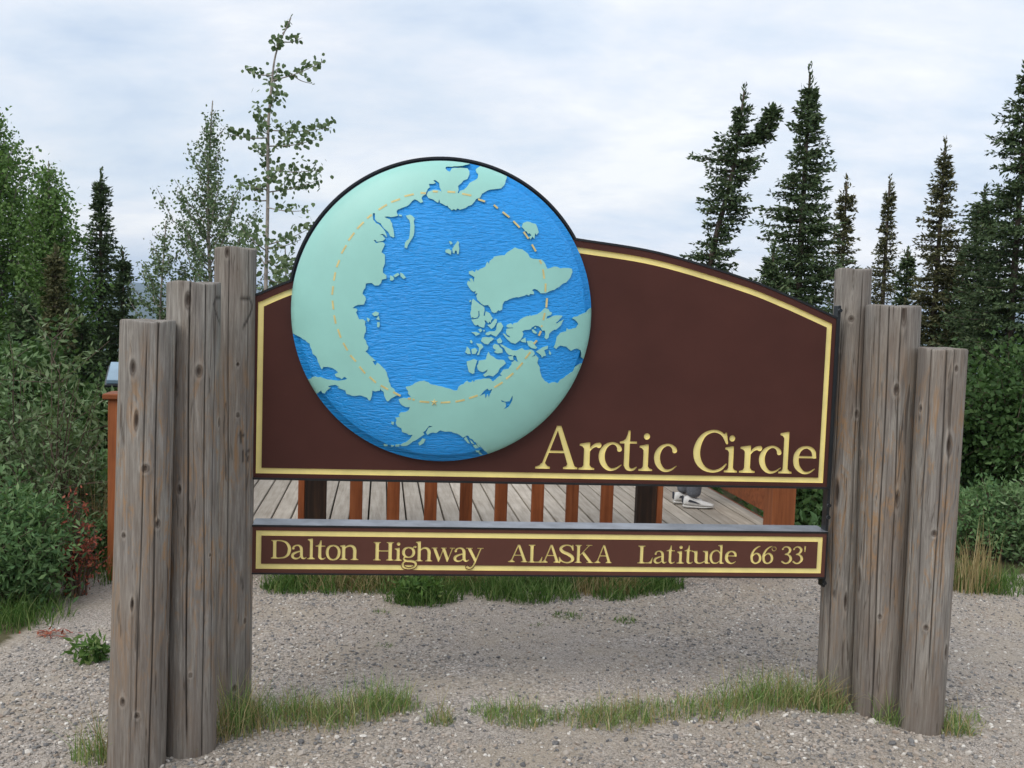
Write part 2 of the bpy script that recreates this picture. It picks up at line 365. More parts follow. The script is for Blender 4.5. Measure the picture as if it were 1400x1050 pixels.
def build_ground():
    nt_, nr = 420, 250
    r = np.concatenate([np.linspace(0.0, 9, 110), 9*np.exp(np.linspace(0, math.log(8200/9), nr-109))[1:]])
    th = np.linspace(0, 2*PI, nt_, endpoint=False)
    R_, T_ = np.meshgrid(r[1:], th, indexing='ij')
    X = R_*np.sin(T_); Y = 4+R_*np.cos(T_)
    x = np.concatenate([[0], X.ravel()]); y = np.concatenate([[4], Y.ravel()])
    V = np.stack([x, y, ground_h(x, y)], 1)
    n = len(r)-1
    i = np.arange(n-1)[:, None]*nt_+1; j = np.arange(nt_)[None]; j2 = (j+1) % nt_
    Q = np.stack([i+j, i+nt_+j, i+nt_+j2, i+j2], -1).reshape(-1, 4)
    T = np.stack([np.zeros(nt_, int), 1+np.arange(nt_), 1+(np.arange(nt_)+1) % nt_], -1)
    # where the pad is gravel
    w_ = 0.18*fbm2(x, y, 21, 3, 2.0)
    left = sstep(-0.15, 0.15, x+2.35+w_+0.45*np.clip(y-4.9, 0, 9) - 0.35*np.clip(4.4-y, 0, 3)*-1)
    back = sstep(-0.2, 0.2, (6.35+0.10*x)-y+w_)
    gravel = np.minimum(left, back)
    path = sstep(-0.2, 0.2, 1.0-abs(x-2.6+(y-6)*0.1))*sstep(7.3, 6.9, y)
    gravel = np.maximum(gravel, 0*path)
    gravel *= sstep(40, 30, np.hypot(x, y))
    far = sstep(15, 60, np.hypot(x, y))
    me = new_mesh('ground', V, [Q, T], M['ground'], True, vattr={'gravel': gravel, 'far': far})
    tag(obj('ground', me), kind='structure')
build_ground()

# ------------------------------------------------------------------ loose stones of the gravel
def icos():
    p = (1+5**.5)/2
    V = np.array([[-1, p, 0], [1, p, 0], [-1, -p, 0], [1, -p, 0], [0, -1, p], [0, 1, p], [0, -1, -p], [0, 1, -p], [p, 0, -1], [p, 0, 1], [-p, 0, -1], [-p, 0, 1]])
    F = np.array([[0, 11, 5], [0, 5, 1], [0, 1, 7], [0, 7, 10], [0, 10, 11], [1, 5, 9], [5, 11, 4], [11, 10, 2], [10, 7, 6], [7, 1, 8], [3, 9, 4], [3, 4, 2], [3, 2, 6], [3, 6, 8], [3, 8, 9], [4, 9, 5], [2, 4, 11], [6, 2, 10], [8, 6, 7], [9, 8, 1]])
    return V/np.linalg.norm(V[0]), F
def stone_material():
    m, t, b = material('gravel_stones')
    a = _n(t, 'ShaderNodeAttribute', attribute_name='rnd').outputs['Fac']
    oc = _n(t, 'ShaderNodeTexCoord').outputs['Object']
    c = ramp(t, a, [(0.0, (0.12, 0.118, 0.12)), (0.2, (0.22, 0.215, 0.21)), (0.42, (0.33, 0.295, 0.255)), (0.62, (0.41, 0.365, 0.32)), (0.8, (0.36, 0.29, 0.235)), (0.9, (0.50, 0.46, 0.41)), (1.0, (0.70, 0.67, 0.62))])
    c = mix_c(t, 0.35, c, mix_c(t, noise(t, oc, 130, 3, 0.6), (0.6, 0.6, 0.6), (1.3, 1.28, 1.25)), 'MULTIPLY')
    link(t, c, b.inputs['Base Color']); b.inputs['Roughness'].default_value = 0.85
    return m
M['stone'] = stone_material()
def build_gravel():
    r = rng(11)
    def field(n, px_range, y_range, smin, smax, pw):
        px = r.uniform(px_range[0], px_range[1], n); py = y_range[0]+(y_range[1]-y_range[0])*r.uniform(0, 1, n)
        P = np.array([G(a, b_) for a, b_ in zip(px, py)])
        return P[:, 0], P[:, 1], smin+(smax-smin)*r.uniform(0, 1, n)**pw
    def area(n, x0, x1, y0, y1, smin, smax, pw):
        return r.uniform(x0, x1, n), r.uniform(y0, y1, n), smin+(smax-smin)*r.uniform(0, 1, n)**pw
    sets = [area(38000, -2.3, 2.6, 2.9, 4.6, 0.003, 0.0115, 2.6), area(24000, -2.4, 3.4, 4.6, 6.3, 0.004, 0.011, 2.2),
            area(1700, -2.2, 2.4, 3.05, 4.0, 0.009, 0.019, 2.5)]
    x = np.concatenate([s[0] for s in sets]); y = np.concatenate([s[1] for s in sets]); s = np.concatenate([s_[2] for s_ in sets])
    # bigger stones pile a little at the feet of the posts and along the grass line
    keep = (x > -2.3-0.45*np.clip(y-4.9, 0, 9)) & (y < 6.3+0.1*x) & (fbm2(x, y, 33, 4, 2.6)+r.uniform(-.8, .8, len(x)) < 0.45)
    x, y, s = x[keep], y[keep], s[keep]; n = len(x)
    V0, F0 = icos()
    q = r.normal(size=(n, 4)); q /= np.linalg.norm(q, axis=1)[:, None]
    a, b_, c, d = q.T
    Rm = np.stack([1-2*(c*c+d*d), 2*(b_*c-a*d), 2*(b_*d+a*c), 2*(b_*c+a*d), 1-2*(b_*b_+d*d), 2*(c*d-a*b_), 2*(b_*d-a*c), 2*(c*d+a*b_), 1-2*(b_*b_+c*c)], 1).reshape(n, 3, 3)
    jit = 1+r.normal(size=(n, 12, 1))*0.13
    P = V0[None]*jit*np.stack([np.ones(n), r.uniform(.65, 1, n), r.uniform(.4, .8, n)], 1)[:, None]*s[:, None, None]
    P = np.einsum('nij,nkj->nki', Rm, P); P[:, :, 2] *= 0.75
    P += np.stack([x, y, ground_h(x, y)+s*0.25], 1)[:, None]
    F = (F0[None]+np.arange(n)[:, None, None]*12).reshape(-1, 3)
    me = new_mesh('gravel', P.reshape(-1, 3), F, M['stone'], False, fattr=np.repeat(r.uniform(0, 1, n), 20))
    tag(obj('gravel', me), 'loose grey and tan gravel stones spread over the ground around the sign', 'gravel', kind='stuff')
build_gravel()

# ------------------------------------------------------------------ the sign's frame of reference
YAW = 0.09708
UD = np.array([math.cos(YAW), math.sin(YAW), 0]); ND = np.array([-math.sin(YAW), math.cos(YAW), 0])   # ND points away from the camera
SD = 3.95
def W(u, v, n): return UD*u+np.array([0, 0, 1.])*v+ND*(SD+n)
def uv(px, py, n=0.0):
    d = ray(px, py); t_ = ((SD+n)-EYE@ND)/(d@ND); p = EYE+d*t_; return np.array([p@UD, p[2]])
SIGN_M = Matrix([[UD[0], 0, ND[0], 0], [UD[1], 0, ND[1], 0], [0, 1, 0, 0], [0, 0, 0, 1]])   # local (u, v, n) -> world
def sign_root(name, label, cat, at_uv):
    o = bpy.data.objects.new(name, None); COL.objects.link(o); p = W(at_uv[0], at_uv[1], 0)
    o.matrix_world = Matrix.Translation(Vector(p)) @ Matrix([[UD[0], 0, -ND[0], 0], [UD[1], 0, -ND[1], 0], [0, 1, 0, 0], [0, 0, 0, 1]])
    o.empty_display_size = 0.1; tag(o, label, cat); o['o'] = 0; del o['o']
    return o
# children of a sign root use local coordinates (u-u0, v-v0, towards viewer)

def inpoly(P, poly):
    """non-zero winding test, P (n,2)"""
    x, y = P[:, 0], P[:, 1]; wn = np.zeros(len(P), int)
    A = poly; B = np.roll(poly, -1, axis=0)
    for (x0, y0), (x1, y1) in zip(A, B):
        c = (x1-x0)*(y-y0)-(x-x0)*(y1-y0)
        wn += ((y0 <= y) & (y1 > y) & (c > 0)).astype(int); wn -= ((y0 > y) & (y1 <= y) & (c < 0)).astype(int)
    return wn != 0
def cdt(polys, extra=None):
    vs = []; es = []
    for p in polys:
        b0 = len(vs); k = len(p)
        vs += [Vector((float(a), float(b_))) for a, b_ in p]; es += [(b0+i, b0+(i+1) % k) for i in range(k)]
    if extra is not None: vs += [Vector((float(a), float(b_))) for a, b_ in extra]
    V, E_, F, *_ = delaunay_2d_cdt(vs, es, [], 0, 1e-6)
    return np.array([(v.x, v.y) for v in V]), np.array([list(f) for f in F])
def ccw(V2, F):
    a, b_, c = V2[F[:, 0]], V2[F[:, 1]], V2[F[:, 2]]
    ar = (b_[:, 0]-a[:, 0])*(c[:, 1]-a[:, 1])-(b_[:, 1]-a[:, 1])*(c[:, 0]-a[:, 0])
    F = F.copy(); F[ar < 0] = F[ar < 0][:, ::-1]; return F
def boundary(F):
    e = np.vstack([F[:, [0, 1]], F[:, [1, 2]], F[:, [2, 0]]])
    s = set(map(tuple, e)); return np.array([x for x in map(tuple, e) if (x[1], x[0]) not in s])
def compact(V, Fs):
    u = np.unique(np.concatenate([f.ravel() for f in Fs])); mp = -np.ones(len(V), int); mp[u] = np.arange(len(u))
    return V[u], [mp[f] for f in Fs]
def slab(V2, F, z_top, z_bot, side=True):
    """faces at z_top with walls down (or up) to z_bot along the boundary"""
    n = len(V2); zt = z_top if hasattr(z_top, '__len__') else np.full(n, z_top); zb = z_bot if hasattr(z_bot, '__len__') else np.full(n, z_bot)
    V = np.vstack([np.c_[V2, zt], np.c_[V2, zb]]); Fs = [F]
    if side:
        B = boundary(F); Fs.append(np.stack([B[:, 1], B[:, 0], B[:, 0]+n, B[:, 1]+n], 1))
    return compact(V, Fs)

# ---- lettering: every glyph drawn by hand as strokes (x, y, width) and polygons, capital height 100
def serif_stem(x0, x1, top, flag=True, wid=11, foot=True):
    out = []
    m0, m1 = x0, x1
    out.append(('P', [(m0, 3), (m1, 3), (m1, top), (m1-4, top+.3), (m0-9, top-3), (m0-wid+1, top-4), (m0-wid+1, top-7.5), (m0-4, top-9), (m0, top-14)] if flag else [(m0, 3), (m1, 3), (m1, top), (m0, top)]))
    if foot: out.append(('P', [(m0-wid, 0), (m1+wid, 0), (m1+wid, 4), (m1+4, 6), (m1, 11), (m0, 11), (m0-3, 6), (m0-wid, 4)]))
    return out
def top_serif(x0, x1, top, wid=10):
    return [('P', [(x0-wid, top), (x1+wid, top), (x1+wid, top-4), (x1+3, top-6), (x1, top-11), (x0, top-11), (x0-3, top-6), (x0-wid, top-4)])]
GL = {
 'A': [('P', [(0, 0), (34, 0), (34, 4.5), (27, 7), (22.5, 13), (13.5, 13), (9, 7.5), (0, 4.5)]), ('P', [(64.5, 0), (98, 0), (98, 4.5), (92, 6), (88, 12), (74, 12), (72, 7), (64.5, 4.5)]),
       ('P', [(46, 100), (57, 100), (90, 9), (75, 9)]), ('P', [(14, 9), (20.5, 9), (51, 93), (47, 100)]), ('P', [(27, 37), (67, 37), (66, 42.5), (29, 42.5)])],
 'r': serif_stem(11, 24.6, 63)+[('S', [(23, 43, 3), (29, 52, 6), (37, 57, 8.5), (43.5, 57, 12), (45, 56.8, 12.5)])],
 'c': [('S', [(47, 47, 11), (45.5, 53, 9.5), (39, 59.5, 6), (29, 61.5, 5.5), (17, 55.5, 9), (9.5, 44, 12.5), (7.5, 31.5, 13.7), (10.8, 18, 12.5), (18.5, 7.5, 9.5), (28, 2.5, 6.5), (40, 4.5, 4.5), (52, 13, 2.5)])],
 't': [('P', [(11, 12), (23.5, 12), (23.5, 63), (40, 63), (40, 68), (24, 68), (24, 93), (19, 93), (17.5, 84), (14, 74), (8, 69), (0, 67), (0, 63), (11, 63)]),
       ('S', [(17.3, 22, 12.4), (17.6, 13, 12), (21, 6, 9.5), (27, 3, 6), (34, 4, 5), (41, 9, 3)])],
 'i': serif_stem(11.5, 24, 63)+[('D', [(18.5, 82, 7.6)])],
 'l': serif_stem(11.5, 24.5, 96),
 'e': [('S', [(48, 39, 9), (46.5, 50, 9.5), (40, 58, 8), (29, 61.3, 6), (17, 57, 8.5), (9, 46, 12), (7, 32, 13), (9.8, 18, 12.5), (18, 7.5, 9.5), (28, 2, 6), (39, 3.5, 4.5), (50, 11, 3)]), ('P', [(10, 36), (53, 36), (53, 41), (10, 41)])],
 'C': [('S', [(78, 20, 3.5), (68, 9.5, 6), (56, 3.8, 6), (43.5, 3, 6.5), (27.5, 8.5, 9.5), (14.5, 21.5, 14), (8, 38, 16), (8, 56, 16), (14.5, 75, 13), (26, 89, 9), (43.5, 96, 6.5), (59, 93.5, 6.5), (69, 86, 7), (75, 76, 6), (78, 68, 4.5)]),
       ('P', [(73, 93), (76.5, 93), (80.5, 68), (75, 68), (66, 85)])],
 'D': serif_stem(13, 30, 96, False)+top_serif(13, 30, 100)+[('S', [(24, 97.3, 5), (58, 96.5, 6), (84, 86, 11), (99, 63, 16), (100, 43, 16.5), (92, 21, 13), (75, 7.5, 8), (50, 3, 5.5), (25, 2.6, 5)])],
 'a': [('D', [(14, 58, 6)]), ('S', [(13, 59, 9), (18, 68, 8), (30, 74.5, 6), (45, 73, 9), (55, 62, 13.5), (57, 45, 14), (57.5, 22, 14), (62, 8, 11), (72, 4, 7), (83, 10, 4)]),
       ('S', [(57, 44, 6), (36, 39, 8), (15, 29, 12), (10, 17, 14), (16, 7, 11), (30, 3, 8), (45, 8, 6), (57, 20, 5)])],
 'o': [('S', [(40, 75, 6), (20, 69, 10), (8, 52, 14.5), (8, 28, 14.5), (20, 9, 10), (40, 3, 6), (60, 9, 10), (72, 28, 14.5), (72, 52, 14.5), (60, 69, 10), (40, 75, 6)])],
 'n': serif_stem(14, 30, 76)+[('S', [(27, 58, 4), (38, 68, 7), (54, 72.5, 9), (70, 67, 13), (77, 52, 15.5), (77, 30, 15.5), (77, 8, 15.5)]), ('P', [(58, 0), (96, 0), (96, 4), (88, 6), (84.7, 11), (69, 11), (66, 6), (58, 4)])],
 'H': serif_stem(14, 31, 96, False)+top_serif(14, 31, 100)+serif_stem(81, 98, 96, False)+top_serif(81, 98, 100)+[('P', [(25, 49), (86, 49), (86, 55), (25, 55)])],
 'g': [('S', [(37, 75, 6), (20, 70, 10), (10, 57, 13.5), (10, 40, 13.5), (20, 26, 10), (37, 21, 6), (54, 26, 10), (64, 40, 13.5), (64, 57, 13.5), (54, 70, 10), (37, 75, 6)]),
       ('S', [(58, 68, 4), (65, 77, 6), (73, 79, 9), (75, 78, 10)]), ('S', [(20, 25, 5), (12, 17, 7), (14, 7, 9), (30, 1, 11), (52, 0, 12), (70, -5, 12), (78, -17, 11), (71, -32, 9), (54, -40, 7), (34, -41, 7), (14, -36, 9), (6, -24, 10), (9, -10, 8), (20, -1, 6)])],
 'h': serif_stem(12, 28, 108)+[('S', [(25, 58, 4), (36, 68, 7), (51, 72.5, 9), (66, 67, 13), (73, 52, 15.5), (73, 30, 15.5), (73, 8, 15.5)]), ('P', [(54, 0), (92, 0), (92, 4), (84, 6), (80.7, 11), (65, 11), (62, 6), (54, 4)])],
 'w': [('P', [(6, 74), (22, 74), (46, 16), (40, 0), (36, 0)]), ('P', [(36, 0), (40, 0), (68, 74), (62, 74)]), ('P', [(55, 74), (71, 74), (93, 16), (87, 0), (83, 0)]), ('P', [(83, 0), (87, 0), (116, 74), (110, 74)]),
       ('P', [(0, 76), (30, 76), (30, 71.5), (0, 71.5)]), ('P', [(50, 76), (80, 76), (80, 71.5), (50, 71.5)]), ('P', [(98, 76), (126, 76), (126, 71.5), (98, 71.5)])],
 'y': [('P', [(8, 74), (25, 74), (55, 14), (47, -2)]), ('P', [(76, 74), (82, 74), (50, -12), (44, -8)]), ('S', [(48, -4, 6), (40, -22, 7), (28, -33, 8), (14, -34, 9)]), ('D', [(10, -30, 7)]),
       ('P', [(0, 76), (35, 76), (35, 71.5), (0, 71.5)]), ('P', [(60, 76), (92, 76), (92, 71.5), (60, 71.5)])],
 'L': serif_stem(12, 28, 96, False)+top_serif(12, 28, 100)+[('P', [(20, 0), (72, 0), (78, 33), (74, 33), (66, 14), (56, 6), (20, 5.5)])],
 'S': [('S', [(71, 80, 5), (60, 93, 6), (40, 97, 6), (19, 90, 11), (10, 76, 14), (22, 61, 15), (48, 49, 16), (69, 34, 16), (72, 17, 14), (57, 4.5, 8), (37, 3, 6), (17, 11, 6), (6, 26, 4)]),
       ('P', [(69, 99), (74, 99), (76, 68), (71, 68), (64, 86)]), ('P', [(2, 33), (7, 33), (14, 14), (8, -1), (3, -1)])],
 'K': serif_stem(12, 28, 96, False)+top_serif(12, 28, 100)+[('P', [(76, 97), (83, 97), (32, 42), (26, 42)]), ('P', [(38, 55), (50, 63), (98, 4), (80, 4)]), ('P', [(62, 100), (96, 100), (96, 96), (62, 96)]), ('P', [(66, 0), (106, 0), (106, 4.5), (66, 4.5)])],
 'u': [('P', [(14, 20), (29, 20), (29, 76), (0, 75), (0, 70), (10, 68), (14, 62)]), ('S', [(21.5, 26, 15), (23, 14, 14), (31, 5, 9), (44, 2.5, 7), (58, 7, 6), (70, 17, 4)]), ('P', [(68, 4), (72, 0), (96, 0), (96, 5), (86, 7), (83, 12), (83, 76), (56, 75), (56, 70), (65, 68), (68, 62)])],
 'd': [('S', [(66, 60, 5), (52, 73, 6), (36, 75, 7), (19, 67, 10), (8, 50, 14.5), (8, 28, 14.5), (17, 10, 11), (32, 3, 7), (50, 5, 6), (66, 17, 5)]), ('P', [(64, 3), (68, 0), (92, 0), (92, 5), (83, 7), (79, 12), (79, 110), (51, 106), (51, 102), (61, 100), (64, 94)])],
 '6': [('S', [(54, 97, 4), (38, 91, 7), (20, 75, 10), (9, 52, 13), (7.5, 34, 13.5), (12, 14, 12), (25, 3, 8), (38, 3, 8), (53, 14, 12), (57, 32, 13.5), (51, 48, 12), (37, 57, 8), (22, 52, 6), (10, 38, 5)])],
 '3': [('D', [(10, 84, 5)]), ('S', [(9, 85, 7), (20, 96, 6), (36, 97, 8), (49, 87, 12), (50, 74, 13), (40, 60, 9), (24, 54, 5)]), ('S', [(24, 54, 5), (42, 51, 8), (54, 39, 13), (56, 22, 14), (44, 6, 10), (26, 1.5, 7), (8, 12, 9)])],
 'deg': [('S', [(50, 92, 14), (20, 80, 15), (8, 50, 16), (20, 20, 15), (50, 8, 14), (80, 20, 15), (92, 50, 16), (80, 80, 15), (50, 92, 14)])],
 'prime': [('P', [(0, 100), (30, 100), (22, 0), (8, 0)])]}
def stroke_poly(pts, add=0.0, n=5):
    C = catmull([(a, b_, c) for a, b_, c in pts], n); P = C[:, :2]; hw = np.maximum(C[:, 2]+add, 0.8)/2
    T = np.gradient(P, axis=0)
    if np.allclose(P[0], P[-1]): T[0] = T[-1] = P[1]-P[-2]
    T /= np.linalg.norm(T, axis=1)[:, None]+1e-9; N_ = np.stack([-T[:, 1], T[:, 0]], 1)
    L = P+N_*hw[:, None]; R = P-N_*hw[:, None]
    if np.allclose(P[0], P[-1]): return np.vstack([L, R[::-1]])
    def cap(p, t_, h_, sgn):
        a = np.linspace(PI/2, -PI/2, 6)[1:-1]
        n_ = np.array([-t_[1], t_[0]]); return np.array([p+sgn*(n_*h_*math.sin(x))+sgn*t_*h_*math.cos(x)*0.8 for x in a])
    return np.vstack([L, cap(P[-1], T[-1], hw[-1], 1), R[::-1], cap(P[0], T[0], hw[0], -1)])
def glyph(ch, add=0.0, grow=0.0):
    out = []
    for kind, pts in GL[ch]:
        if kind == 'S': out.append(stroke_poly(pts, add+2*grow))
        elif kind == 'D':
            x, y, r_ = pts[0]; r_ += add/2+grow; a = np.linspace(0, 2*PI, 17)[:-1]; out.append(np.c_[x+r_*np.cos(a), y+r_*np.sin(a)])
        else:
            p = np.array(pts, float)
            g_ = add*0.3+grow
            if g_:
                c = p.mean(0); A = np.roll(p, 1, 0); B = np.roll(p, -1, 0)
                area2 = np.sum(p[:, 0]*B[:, 1]-B[:, 0]*p[:, 1]); sg = 1 if area2 > 0 else -1
                e1 = p-A; e2 = B-p; e1 /= np.linalg.norm(e1, axis=1)[:, None]+1e-9; e2 /= np.linalg.norm(e2, axis=1)[:, None]+1e-9
                n1_ = sg*np.c_[e1[:, 1], -e1[:, 0]]; n2_ = sg*np.c_[e2[:, 1], -e2[:, 0]]
                nn = n1_+n2_; nn /= np.linalg.norm(nn, axis=1)[:, None]+1e-9; p = p+nn*g_
            out.append(p)
    return out
def place_glyph(ch, x0, x1, yt, yb, add=0.0, grow=0.0):
    ym, xm = (yt+yb)/2, (x0+x1)/2
    u0, u1 = uv(x0, ym)[0], uv(x1, ym)[0]; v1, v0 = uv(xm, yt)[1], uv(xm, yb)[1]
    base_ = np.vstack(glyph(ch, add)); lo, hi = base_.min(0), base_.max(0); sc = np.array([(u1-u0)/(hi[0]-lo[0]), (v1-v0)/(hi[1]-lo[1])])
    return [(p-lo)*sc+np.array([u0, v0]) for p in glyph(ch, add, grow)]

def arc_spline(pts, n=10): return catmull(np.array([uv(*p) for p in pts]), n)
# upper panel outline (brown face)
uL = uv(345.5, 520)[0]; uR = np.mean([uv(1143, 437)[0], uv(1131, 660)[0]]); vB = np.mean([uv(347, 652.5)[1], uv(1130, 666)[1]])
topL = uv(349.5, 405.5)[1]; topR = uv(1143.5, 436)[1]
GC = uv(606, 427.5, -0.03); GR = (uv(811, 427, -0.02)[0]-uv(401, 427, -0.02)[0])/2
arcR = arc_spline([(786, 328), (900, 347), (1020, 383), (1085, 409)], 8); arcL = arc_spline([(349.5, 405.5), (380, 392), (415, 379)], 4)
arcL[0] = (uL, topL)
def circ_pts(R_, a0, a1, n): a = np.linspace(a0, a1, n); return np.c_[GC[0]+R_*np.cos(a), GC[1]+R_*np.sin(a)]
CR = GR+0.011
aR = math.atan2(arcR[0][1]-GC[1], arcR[0][0]-GC[0])
iL = [i for i, p in enumerate(arcL) if np.hypot(*(p-GC)) > CR][-1]
aL = math.atan2(arcL[iL][1]-GC[1], arcL[iL][0]-GC[0])
startR = [i for i, p in enumerate(arcR) if np.hypot(*(p-GC)) > CR][0]
outline = np.vstack([[(uL, vB)], [(uR, vB)], [(uR, topR)], arcR[startR:][::-1], circ_pts(CR, aR, aL, 70), arcL[:iL+1][::-1]])
arch = np.vstack([[(uL, vB)], [(uR, vB)], [(uR, topR)], arcR[::-1], [(GC[0]+0.1, arcR[0][1]+0.02)], [(GC[0]-0.35, arcL[-1][1]+0.02)], arcL[::-1]])
def inset(poly, d):
    A = np.roll(poly, 1, 0); B = np.roll(poly, -1, 0); e1 = poly-A; e2 = B-poly
    e1 /= np.linalg.norm(e1, axis=1)[:, None]+1e-12; e2 /= np.linalg.norm(e2, axis=1)[:, None]+1e-12
    n1_ = np.c_[-e1[:, 1], e1[:, 0]]; n2_ = np.c_[-e2[:, 1], e2[:, 0]]; k = 1+np.sum(n1_*n2_, 1)
    return poly+(n1_+n2_)/np.maximum(k, 0.3)[:, None]*d
px_m = (uv(700, 600)[0]-uv(600, 600)[0])/100      # metres per pixel in the sign plane
def build_plate(root, o0, face_poly, stripe_out, stripe_in, letters, halo, mat_, extra_outline=None, backing=None, depth=0.0065):
    polys = [face_poly, stripe_out, stripe_in]+[p for L in letters for p in L[1]]+[p for h_ in halo for p in h_]
    V2, F = cdt(polys); F = ccw(V2, F); C = V2[F].mean(1)
    inside = inpoly(C, face_poly)
    so, si = inpoly(C, stripe_out), inpoly(C, stripe_in)
    let = np.full(len(F), -1)
    for k, (nm, ps) in enumerate(letters):
        for p in ps: let[inpoly(C, p) & inside] = k
    hal = np.zeros(len(F), bool)
    for h_ in halo:
        for p in h_: hal |= inpoly(C, p)
    band = inside & so & ~si & (let < 0) & ~hal
    field = inside & (let < 0) & ~band
    V2 = V2-o0
    V, Fs = slab(V2, F[field], 0.0, -0.0025)
    B = boundary(F[field])
    obj('face_board', new_mesh('face_board', V, Fs, mat_), root)
    V, Fs = slab(V2, F[band], -depth, -0.0025)
    obj('border_stripe', new_mesh('border_stripe', V, [Fs[0], Fs[1][:, ::-1]], M['yellow']), root)
    for k, (nm, ps) in enumerate(letters):
        if not (let == k).any(): continue
        V, Fs = slab(V2, F[let == k], -depth, -0.0025)
        o = obj('letter', new_mesh('letter', V, [Fs[0], Fs[1][:, ::-1]], M['yellow']), root)
        o['label'] = 'yellow carved ' + nm
def frame_band(name, root, o0, outline_, thick, n_front, n_back, mat_):
    """steel band round an outline (counter-clockwise, local towards-viewer z)"""
    P0 = inset(outline_, 0.0)-o0; P1 = inset(outline_, -thick)-o0; k = len(P0)
    V = np.vstack([np.c_[P0, np.full(k, n_front)], np.c_[P1, np.full(k, n_front)], np.c_[P1, np.full(k, n_back)], np.c_[P0, np.full(k, n_back)]])
    i = np.arange(k); j = (i+1) % k; F = []
    for a, b_ in ((0, 1), (1, 2), (2, 3), (3, 0)):
        F.append(np.stack([b_*k+i, b_*k+j, a*k+j, a*k+i], 1)[:, ::-1])
    F = np.vstack(F)[:, ::-1]
    return obj(name, new_mesh(name, V, F, mat_), root)
def flat_poly(name, root, poly, z, mat_, back=True):
    V2, F = cdt([poly]); F = ccw(V2, F); F = F[inpoly(V2[F].mean(1), poly)]
    if back: F = F[:, ::-1]
    return obj(name, new_mesh(name, np.c_[V2, np.full(len(V2), z)], F, mat_), root)

LET_TOP = [('capital A', 'A', 732.7, 790.6, 582, 641.2), ('letter r of the first word', 'r', 791.4, 822, 604.8, 642.4), ('first letter c of the first word', 'c', 818.4, 850.4, 604.2, 643.9), ('letter t', 't', 847, 871.9, 588.4, 643.9), ('letter i of the first word', 'i', 873.6, 892.9, 592.3, 643.9), ('last letter c of the first word', 'c', 894.1, 925.9, 606.4, 645.4),
           ('capital C', 'C', 947.9, 995.2, 587.4, 646.2), ('letter i of the second word', 'i', 990.7, 1009, 595, 646), ('letter r of the second word', 'r', 1011.1, 1041.7, 609.1, 646.5), ('letter c of the second word', 'c', 1037.6, 1068.6, 609.2, 647.6), ('letter l', 'l', 1065.3, 1084, 590.4, 647.4), ('letter e', 'e', 1084.3, 1116, 609.7, 648.4)]
LET_LOW = [('capital D', 'D', 370.4, 398.1, 738.2, 763.9), ('letter a of the first word', 'a', 397.8, 419.3, 744.5, 765), ('letter l', 'l', 420.2, 430.9, 736.1, 764.7), ('letter t of the first word', 't', 431.3, 445.6, 738.8, 765.3), ('letter o', 'o', 445.3, 465.6, 744.7, 766.2), ('letter n', 'n', 464.4, 490.1, 744.7, 765.7),
           ('capital H', 'H', 510.3, 538.6, 741.1, 766.4), ('letter i of the second word', 'i', 539.2, 549.6, 741.4, 766.8), ('letter g', 'g', 549.2, 570.3, 746.2, 778.4), ('letter h', 'h', 568.1, 591.5, 740, 767.5), ('letter w', 'w', 590, 621.9, 748.7, 768.2), ('letter a of the second word', 'a', 619.8, 641.8, 748.4, 768.5), ('letter y', 'y', 636.7, 660.7, 749, 777.8),
           ('first capital A', 'A', 694.8, 721.8, 744.6, 768.7), ('capital L of the middle word', 'L', 722.2, 742, 744.8, 769.3), ('middle capital A', 'A', 740.2, 765.9, 744.8, 769.3), ('capital S', 'S', 764.2, 785.4, 744.4, 770.2), ('capital K', 'K', 786, 812, 745, 769.8), ('last capital A', 'A', 813.0, 836.6, 745.2, 769.9),
           ('capital L of the last word', 'L', 872, 893, 746, 770.4), ('letter a of the last word', 'a', 893.6, 912.2, 752.6, 770.8), ('first letter t of the last word', 't', 911.3, 923.3, 745.5, 770.8), ('letter i of the last word', 'i', 925.4, 935.7, 746, 770.6), ('second letter t of the last word', 't', 935.7, 948, 745.5, 771), ('letter u', 'u', 945.5, 971.4, 753, 771), ('letter d', 'd', 970.2, 990.4, 744.4, 771), ('letter e', 'e', 991, 1007.2, 752.8, 771.2),
           ('first figure 6', '6', 1026, 1041.4, 746.2, 771.2), ('second figure 6', '6', 1042.2, 1057.6, 746.4, 771.3), ('degree mark', 'deg', 1055.2, 1061.8, 747, 753.8), ('first figure 3', '3', 1068.4, 1083.4, 746.6, 771.3), ('second figure 3', '3', 1083.8, 1098.4, 746.7, 771.4), ('minute mark', 'prime', 1099.4, 1102.2, 746.6, 754.8)]
rootA = sign_root('arched_sign', 'large brown arched sign with a raised blue and green polar globe and yellow lettering', 'sign', (uL, vB))
oA = np.array([uL, vB])
letters = [(nm, place_glyph(ch, a, b_, c, d, 0.2)) for nm, ch, a, b_, c, d in LET_TOP]
so = inset(arch, 9.2*px_m*0.75); si = inset(arch, 17.4*px_m)
arch2 = arch.copy(); arch2[2:, 1] -= 0.010; so = inset(arch2, 0.0165); si = inset(arch2, 0.0385)
build_plate(rootA, oA, arch, so, si, letters, [], M['brown'])
frame_band('steel_frame', rootA, oA, outline, 0.0085, 0.003, -0.105, M['steel'])
flat_poly('back_board', rootA, outline-oA, -0.012, M['steel'], False)
flat_poly('rear_board', rootA, outline-oA, -0.09, M['brown'])

